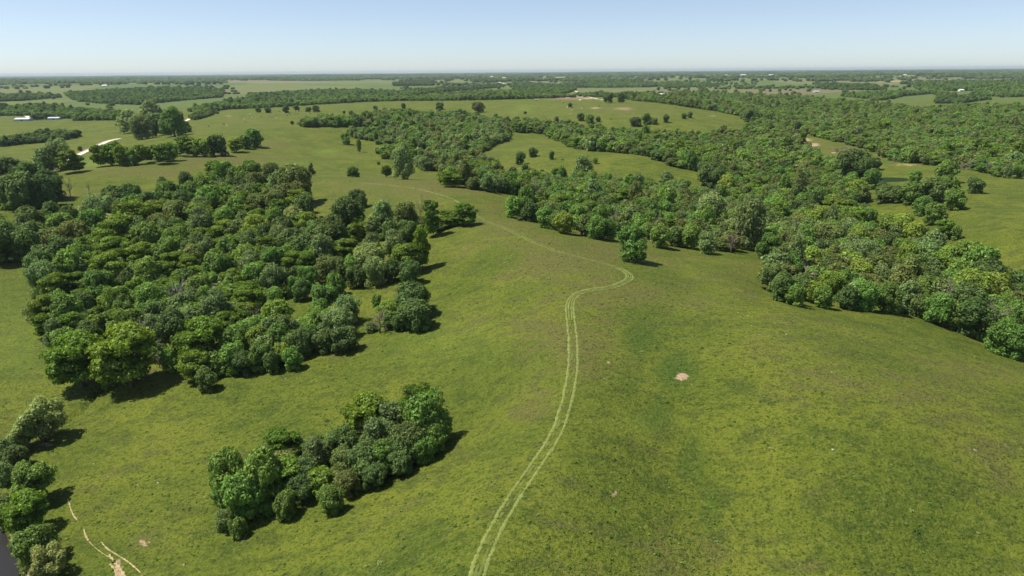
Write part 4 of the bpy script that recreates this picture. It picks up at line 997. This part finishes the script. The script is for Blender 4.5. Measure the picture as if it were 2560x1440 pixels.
bld_xy = [ground(f[0], f[1] - 1) for f in far_b] + [ground(a_, b_) for a_, b_ in ((60, 302), (137, 299), (262, 216), (1657, 240), (2040, 231), (2402, 228))]
def clear_views(P):
    ok = np.ones(len(P), bool); r = np.hypot(P[:, 0], P[:, 1]); az = np.arctan2(P[:, 0], P[:, 1])
    for q in bld_xy:
        if q is None: continue
        rb = math.hypot(*q); ab = math.atan2(*q)
        ok &= ~((np.abs(az - ab) * rb < 26 + rb * .0035) & (r > rb - 90 - rb * .09) & (r < rb + 18))
    return ok
def far_woods(r0, r1, sp_k, thr):
    P = []
    r_ = r0
    while r_ < r1:
        sp = max(11, r_ / sp_k); n = int(r_ * 1.5 / sp)
        a = -.75 + (np.arange(n) + rng.random(n)) * sp / r_; rj = r_ + rng.uniform(-.5, .5, n) * sp
        P.append(np.stack([rj * np.sin(a), rj * np.cos(a), np.full(n, sp)], 1)); r_ += sp
    P = np.vstack(P)
    m = 1.1 * fbm(P[:, 0] / 620, P[:, 1] / 360, 55, 4) + .45 * fbm(P[:, 0] / 150, P[:, 1] / 120, 57, 2)
    rr_ = np.hypot(P[:, 0], P[:, 1])
    cell = np.abs(((P[:, 1] + 180 * fbm(P[:, 0] / 900, P[:, 1] / 900, 3, 2)) / 480) % 1 - .5)
    hedge = ((cell < .5 * 14 / 480) & (rr_ > 2600) & (fbm(P[:, 0] / 300, P[:, 1] / 300, 66, 2) > 0)) | ((rng.random(len(P)) < .02) & (rr_ > 1900))
    z = height(P[:, 0], P[:, 1])
    u, v = project(np.stack([P[:, 0], P[:, 1], z + 6], 1))
    ok = ((m > thr - .52 * sstep(4500, 8500, rr_)) | (hedge & (rng.random(len(P)) < .75))) & (u > -300) & (u < 2860)
    meadow = [[(300, 262), (620, 230), (620, 250), (480, 262), (330, 300)], [(560, 200), (1000, 200), (1000, 222), (600, 232)], [(1420, 214), (1600, 214), (1600, 226), (1420, 228)], [(0, 228), (0, 222), (400, 210), (400, 216), (180, 228)],
              [(620, 262), (1560, 234), (1700, 252), (1900, 300), (1280, 300), (620, 300)], [(1900, 200), (2240, 205), (2300, 212), (2200, 210), (1900, 215)], [(0, 300), (300, 300), (700, 300), (700, 330), (0, 330)], [(0, 252), (170, 245), (230, 265), (80, 260), (0, 262)]]
    for h_ in meadow + HOLES: ok &= ~poly_mask(u, v, h_)
    P, z, rr_ = P[ok], z[ok], rr_[ok]; n = len(P); sp = P[:, 2]
    hh = np.clip(sp * .8, 9, 15) * rng.uniform(.7, 1.2, n)
    return (P[:, :2], z, np.maximum(sp * .62, 5.5) * rng.uniform(.75, 1.15, n), hh, rng.choice(list('oomgr'), n))
pts_all.append(far_woods(1600, 15000, 230, .50))

def make_mass_proto(kind, seed, leaf, dens):
    me = make_crown(kind, seed, leaf, dens)
    return me
mass_col = {}
def gn_scatter(name, protos, P, z, Rr, hh, pick, label, cat):
    """one object whose points carry instances of the proto meshes"""
    n = len(P)
    me = bpy.data.meshes.new(name); me.vertices.add(n)
    me.vertices.foreach_set('co', np.column_stack([P[:, 0], P[:, 1], z]).astype(np.float32).ravel())
    a = me.attributes.new('sc', 'FLOAT_VECTOR', 'POINT'); a.data.foreach_set('vector', np.column_stack([Rr, Rr, hh / 2]).astype(np.float32).ravel())
    a = me.attributes.new('rz', 'FLOAT', 'POINT'); a.data.foreach_set('value', rng.uniform(0, 6.28, n).astype(np.float32))
    a = me.attributes.new('pk', 'INT', 'POINT'); a.data.foreach_set('value', pick.astype(np.int32))
    ng = bpy.data.node_groups.new(name, 'GeometryNodeTree')
    ng.interface.new_socket('Geometry', in_out='INPUT', socket_type='NodeSocketGeometry')
    ng.interface.new_socket('Geometry', in_out='OUTPUT', socket_type='NodeSocketGeometry')
    N = ng.nodes.new; L = ng.links.new
    gi = N('NodeGroupInput'); go = N('NodeGroupOutput')
    col = bpy.data.collections.new(name + '_source')
    for i, pm in enumerate(protos):
        po = bpy.data.objects.new(f'{name}_source_{chr(97 + i // 26)}{chr(97 + i % 26)}', pm); col.objects.link(po)
    ci = N('GeometryNodeCollectionInfo'); ci.inputs['Collection'].default_value = col
    ci.inputs['Separate Children'].default_value = True; ci.inputs['Reset Children'].default_value = True
    ip = N('GeometryNodeInstanceOnPoints'); ip.inputs['Pick Instance'].default_value = True
    def na(nm, dt):
        q = N('GeometryNodeInputNamedAttribute'); q.data_type = dt; q.inputs['Name'].default_value = nm
        return q.outputs['Attribute']
    cx = N('ShaderNodeCombineXYZ'); L(na('rz', 'FLOAT'), cx.inputs[2])
    L(gi.outputs[0], ip.inputs['Points']); L(ci.outputs[0], ip.inputs['Instance'])
    L(na('pk', 'INT'), ip.inputs['Instance Index']); L(cx.outputs[0], ip.inputs['Rotation']); L(na('sc', 'FLOAT_VECTOR'), ip.inputs['Scale'])
    L(ip.outputs[0], go.inputs[0])
    o = link(name, me); md = o.modifiers.new('scatter', 'NODES'); md.node_group = ng
    o['kind'] = 'stuff'; o['label'] = label; o['category'] = cat
    return o
pts_all = [tuple(np.asarray(c)[clear_views(p[0])] for c in p) for p in pts_all]
P = np.vstack([p[0] for p in pts_all]); Z = np.concatenate([p[1] for p in pts_all]); RR = np.concatenate([p[2] for p in pts_all]); HH = np.concatenate([p[3] for p in pts_all]); KS = np.concatenate([p[4] for p in pts_all])
KL = 'omlgyr'
dist = np.hypot(P[:, 0], P[:, 1])
kidx = np.array([KL.index(k) for k in KS])
for nm, lo, hi, leaf, dens, lab in (('woodland', 0, 620, .075, .9, 'dense mixed woodland filling the ravines and slopes'), ('distant_woodland', 620, 2000, .13, .9, 'woodland covering the hills beyond the ravine'), ('horizon_woodland', 2000, 1e9, .3, 1.0, 'far woods and hedgerows fading towards the horizon')):
    m_ = (dist >= lo) & (dist < hi)
    protos = [make_crown(k, 500 + 7 * s + ord(k), leaf, dens) for k in KL for s in range(2)] + [DEAD2]
    pk = kidx[m_] * 2 + rng.integers(0, 2, m_.sum())
    if hi < 2001: pk = np.where(rng.random(len(pk)) < .018, 12, pk)
    gn_scatter(nm, protos, P[m_], Z[m_] - .2, RR[m_], HH[m_], pk, lab, 'woodland')
    print(nm, m_.sum())

# low weeds that tuft the near pasture
def make_tuft(seed):
    r = np.random.default_rng(seed); n = 60
    C = r.normal(0, .35, (n, 3)); C[:, 2] = np.abs(C[:, 2]) * 1.2 + .1
    V, Fq = quads(C, C * .8 + r.normal(0, .5, (n, 3)) + np.array([0, 0, .3]), .28, r)
    me = mk_mesh('tuft', V, Fq, [[LM['o'], LM['m'], LM['w'], LM['l']][seed % 4]], smooth=False)
    a = me.attributes.new('var', 'FLOAT', 'FACE'); a.data.foreach_set('value', r.uniform(.8, 1.3, n).astype(np.float32))
    return me
n = 30000
a_ = rng.uniform(-.72, .72, n); r_ = np.exp(rng.uniform(math.log(75), math.log(520), n))
P2 = np.stack([r_ * np.sin(a_), r_ * np.cos(a_)], 1)
m_ = fbm(P2[:, 0] / 25, P2[:, 1] / 25, 91, 3) + .5 * rng.random(n) > .18
P2 = P2[m_]; z2 = height(P2[:, 0], P2[:, 1])
s2 = rng.gamma(1.6, .06, len(P2)) + .09
okd = seg_dist(P2[:, 0], P2[:, 1], bank); ok2 = ~((okd[0] * -okd[1] > 0) & (P2[:, 0] < 0)) & (seg_dist(P2[:, 0], P2[:, 1], [tuple(q) for q in full[::4]])[0] > 1.6)
P2, z2, s2 = P2[ok2], z2[ok2], s2[ok2]
gn_scatter('weed_tufts', [make_tuft(i) for i in range(4)], P2, z2, s2, s2 * 1.6, rng.choice([0, 1, 1, 3, 3, 2], len(P2)), 'scattered weeds and coarse tufts in the near pasture', 'weeds')
# reeds and scrub on the creek bank
bs = spline([bank[i] for i in range(1, 7)], 40); nb = 900
ix = rng.integers(0, len(bs), nb); P3 = bs[ix] + rng.normal(0, 1.1, (nb, 2)) + np.array([1.6, .7])
gn_scatter('bank_reeds', [make_tuft(2), make_tuft(0)], P3, height(P3[:, 0], P3[:, 1]), rng.uniform(.3, .8, nb), rng.uniform(.6, 1.8, nb), rng.integers(0, 2, nb), 'rough reeds along the edge of the creek', 'reeds')

# ------------------------------------------------------------------ cattle
def cow_mesh(mat):
    S = [(-1.05, 1.15, .20, .22), (-.85, 1.12, .33, .36), (-.4, 1.05, .38, .42), (.2, 1.03, .40, .44), (.65, 1.10, .34, .40), (.95, 1.22, .22, .27), (1.2, 1.32, .14, .18), (1.4, 1.30, .15, .16), (1.65, 1.16, .10, .11), (1.75, 1.12, .06, .07)]
    V = []; Fs = []; n = 8
    for (x, z, ry, rz) in S:
        for k in range(n):
            a = 2 * math.pi * k / n; V.append((x, ry * math.cos(a), z + rz * math.sin(a)))
    for i in range(len(S) - 1):
        for k in range(n): Fs.append((i * n + k, i * n + (k + 1) % n, (i + 1) * n + (k + 1) % n, (i + 1) * n + k))
    Fs.append(tuple(range(n))); Fs.append(tuple(range((len(S) - 1) * n, len(S) * n)))
    parts = [(V, Fs)]
    for sx, sy in ((-.85, .22), (-.85, -.22), (.6, .2), (.6, -.2)):
        parts.append(tube([(sx, sy, 1.0), (sx + .05 * (1 if sx > 0 else -1), sy, .5), (sx, sy, 0)], [.15, .075, .06], 6))
    parts.append(tube([(-1.1, 0, 1.25), (-1.2, 0, .9), (-1.18, 0, .5)], [.03, .025, .05], 5))
    for s in (1, -1): parts.append(tube([(1.35, .1 * s, 1.4), (1.33, .32 * s, 1.42)], [.05, .02], 4))
    V, Fs = merge(parts)
    return mk_mesh('cow', V, Fs, [mat])
COWS = {'black': cow_mesh(simple_mat('black_hide', (.015, .014, .014), .7)), 'white': cow_mesh(simple_mat('white_hide', (.70, .66, .58), .8, 1.2, .1)), 'brown': cow_mesh(simple_mat('brown_hide', (.16, .08, .045), .8)), 'tan': cow_mesh(simple_mat('tan_hide', (.45, .36, .22), .8))}
CW = [(625, 286, 'white', 'white cow highest at the left of the herd'), (626, 295, 'black', 'black cow beside a white one at the left of the herd'), (629, 297, 'white', 'white cow touching a black cow at the left of the herd'), (611, 299, 'white', 'white cow at the lower left of the herd'),
 (654, 294, 'black', 'small black cow alone left of the herd centre'), (691, 297, 'white', 'white cow alone below the herd centre'), (703, 298, 'tan', 'faint tan calf right of the lone white cow'), (707, 285, 'tan', 'tan cow below the dark round shrub'), (710, 283, 'white', 'white cow below the dark round shrub'),
 (718, 290, 'black', 'black cow, lower left of the black pair mid herd'), (724, 287, 'black', 'black cow, upper right of the black pair mid herd'), (739, 286, 'brown', 'brown cow right of the black pair'), (745, 285, 'black', 'large black cow below the green shrub'), (743, 278, 'white', 'white cow just under the green shrub'),
 (748, 280, 'black', 'dark cow right of the white one under the green shrub'), (776, 284, 'brown', 'brown cow alone right of the herd'), (698, 279, 'black', 'black cow at the crest left of the dark round shrub'), (560, 312, 'black', 'black cow, leftmost on the slope above the tree row'), (567, 315, 'white', 'white cow next to the black one above the tree row'), (522, 317, 'black', 'black cow nearest the tall tree group'),
 (614, 306, 'brown', 'small brown cow low on the cattle slope'), (1032, 258, 'black', 'black cow near the crest of the far pasture'), (1105, 254, 'black', 'black cow on the skyline of the far pasture'), (1211, 252, 'brown', 'dark brown cow at the right crest of the far pasture'),
 (1409, 258, 'black', 'black cow left of the resting herd on the far hill'), (1418, 268, 'white', 'left white cow of the herd under the hill tree'), (1422, 267, 'black', 'black cow amid the herd under the hill tree'), (1427, 268, 'white', 'middle white cow of the herd under the hill tree'), (1432, 267, 'white', 'right white cow of the herd under the hill tree'), (1425, 270, 'tan', 'tan cow in front of the herd under the hill tree'),
 (1430, 270, 'black', 'front black cow of the herd under the hill tree'), (1418, 270, 'white', 'white cow lowest at the left of the hill herd'), (1454, 272, 'white', 'white cow alone right of the herd on the far hill'), (1430, 277, 'white', 'white cow below the herd on the far hill'), (1425, 286, 'white', 'white calf low on the far hill slope'), (1431, 286, 'tan', 'tan calf low on the far hill slope'),
 (1498, 266, 'black', 'black cow alone in the middle of the far hill'), (1392, 254, 'brown', 'brown cow below the cattle yard'), (1400, 253, 'black', 'black cow just below the cattle yard'), (1332, 250, 'brown', 'brown cow left of the small feeder'), (1527, 299, 'black', 'black cow on the slope above the ravine'), (1406, 401, 'brown', 'brown cow standing in the middle pasture'), (1690, 270, 'black', 'dark cow by the forest edge on the far hill')]
for px_, py_, c_, lab in CW:
    q = hit(px_, py_)
    if not q: continue
    o = link('cow', COWS[c_]); o.location = q[:3]; o.rotation_euler = (0, 0, rr.choice([0, math.pi]) + rr.uniform(-.7, .7))
    if 'calf' in lab: o.scale = (.7, .7, .7)
    tag(o, lab, 'calf' if 'calf' in lab else 'cow', 'grazing cattle')

# ------------------------------------------------------------------ farm buildings
def wall_roof(name, px, py, wpx, L_over_W, hw, hr, wallc, roofc, label, cat, rz=0.1, door=True, fixedw=None):
    q = hit(px, py)
    if not q: return
    Ln = (wpx / F * q[3]) if fixedw is None else fixedw; Wd = Ln / L_over_W
    root = link(name, None); root.location = (q[0], q[1], q[2] - .1); root.rotation_euler = (0, 0, rz); tag(root, label, cat)
    a, b = Ln / 2, Wd / 2
    V = [(-a, -b, -1), (a, -b, -1), (a, b, -1), (-a, b, -1), (-a, -b, hw), (a, -b, hw), (a, b, hw), (-a, b, hw), (-a, 0, hw + hr), (a, 0, hw + hr)]
    link('wall', mk_mesh('wall', V, [(0, 1, 5, 4), (1, 2, 6, 9, 5), (2, 3, 7, 6), (3, 0, 4, 8, 7)], [simple_mat('wall_paint', wallc, .8, 1, .06)], False), root)
    e = .5; k = hr / b; t = .18
    def slab(s):
        p = [(-a - e, s * (b + e), hw - k * e + .05), (a + e, s * (b + e), hw - k * e + .05), (a + e, 0, hw + hr + .05), (-a - e, 0, hw + hr + .05)]
        return [(x, y, z) for x, y, z in p] + [(x, y, z + t) for x, y, z in p]
    V = slab(-1) + slab(1); Fs = []
    for o_ in (0, 8): Fs += [tuple(o_ + i for i in f) for f in ((0, 1, 2, 3), (4, 5, 6, 7), (0, 1, 5, 4), (1, 2, 6, 5), (2, 3, 7, 6), (3, 0, 4, 7))]
    link('roof', mk_mesh('roof', V, Fs, [simple_mat('roof_metal', roofc, .5, .5, .08)], False), root)
    if door:
        dw, dh = min(2.2, Ln * .2), min(hw * .8, 3.0)
        V = [(-dw, -b - .06, -.2), (dw, -b - .06, -.2), (dw, -b - .06, dh), (-dw, -b - .06, dh), (-dw, -b + .02, -.2), (dw, -b + .02, -.2), (dw, -b + .02, dh), (-dw, -b + .02, dh)]
        link('door', mk_mesh('door', V, [(0, 1, 2, 3), (4, 5, 6, 7), (0, 1, 5, 4), (1, 2, 6, 5), (2, 3, 7, 6), (3, 0, 4, 7)], [simple_mat('door_paint', (.12, .12, .13))], False), root)
Wt = (.78, .78, .76); Gy = (.55, .58, .62)
wall_roof('shed', 60, 302, 27, 1.7, 3.5, 2, (.45, .47, .5), (.62, .64, .68), 'low grey shed with pale metal roof at far left beneath the curved drive', 'shed', .1)
wall_roof('shed', 137, 299, 22, 2.2, 3.2, 1.6, (.35, .38, .42), (.50, .56, .64), 'bluish roofed long shed half hidden among trees at far left', 'shed', .05)
wall_roof('barn', 262, 216, 9, 1.4, 5, 4, Wt, (.8, .8, .8), 'small white gabled barn beyond the left woods', 'barn', .3)
wall_roof('barn', 1657, 240, 22, 2.4, 5, 3, (.7, .7, .7), (.82, .82, .80), 'white roofed building rising out of the big right forest', 'barn', .25)
wall_roof('house', 2040, 231, 12, 1.6, 3, 2, (.5, .45, .42), (.58, .52, .50), 'small pale brown roofed house at the edge of the right forest', 'house', .1)
wall_roof('house', 2402, 228, 10, 1.6, 3.5, 2.5, Wt, Wt, 'small white house beyond the right forest clearing', 'house', .2)
wall_roof('feeder', 1341, 251, 6, 1.5, 1.6, .8, (.16, .15, .15), (.3, .3, .33), 'dark roofed cattle feeder on the crest of the far hill', 'feeder', .1, False)
wall_roof('trailer', 1450, 252, 4, 1.4, 1.8, .7, Wt, Wt, 'small white box trailer below the cattle yard', 'trailer', .1, False)
for px_, py_, w_, asp, c_, lab in far_b:
    wall_roof('farm_building', px_, py_ - 1, w_ * 1.25, asp, 8.5 if w_ > 3 else 6, 4.0, c_, tuple(min(.85, v * 1.05) for v in c_), lab, 'building', .1 + .3 * rr.random(), False)

# ------------------------------------------------------------------ haze
HZ = simple_mat('haze', (1, 1, 1)); nt = HZ.node_tree
for n_ in list(nt.nodes):
    if n_.type != 'OUTPUT_MATERIAL': nt.nodes.remove(n_)
pv = nt.nodes.new('ShaderNodeVolumePrincipled'); pv.inputs['Color'].default_value = (.66, .80, .87, 1); pv.inputs['Density'].default_value = 3.6e-5; pv.inputs['Anisotropy'].default_value = 0.1
nt.links.new(pv.outputs[0], [n for n in nt.nodes if n.type == 'OUTPUT_MATERIAL'][0].inputs['Volume'])
S_ = 33000; z0_, z1_ = -60, 96
V = [(-S_, -S_, z0_), (S_, -S_, z0_), (S_, S_, z0_), (-S_, S_, z0_), (-S_, -S_, z1_), (S_, -S_, z1_), (S_, S_, z1_), (-S_, S_, z1_)]
o = link('haze', mk_mesh('haze', V, [(3, 2, 1, 0), (4, 5, 6, 7), (0, 1, 5, 4), (1, 2, 6, 5), (2, 3, 7, 6), (3, 0, 4, 7)], [HZ], False)); o['kind'] = 'stuff'; o['label'] = 'thin bluish summer haze over the farmland'
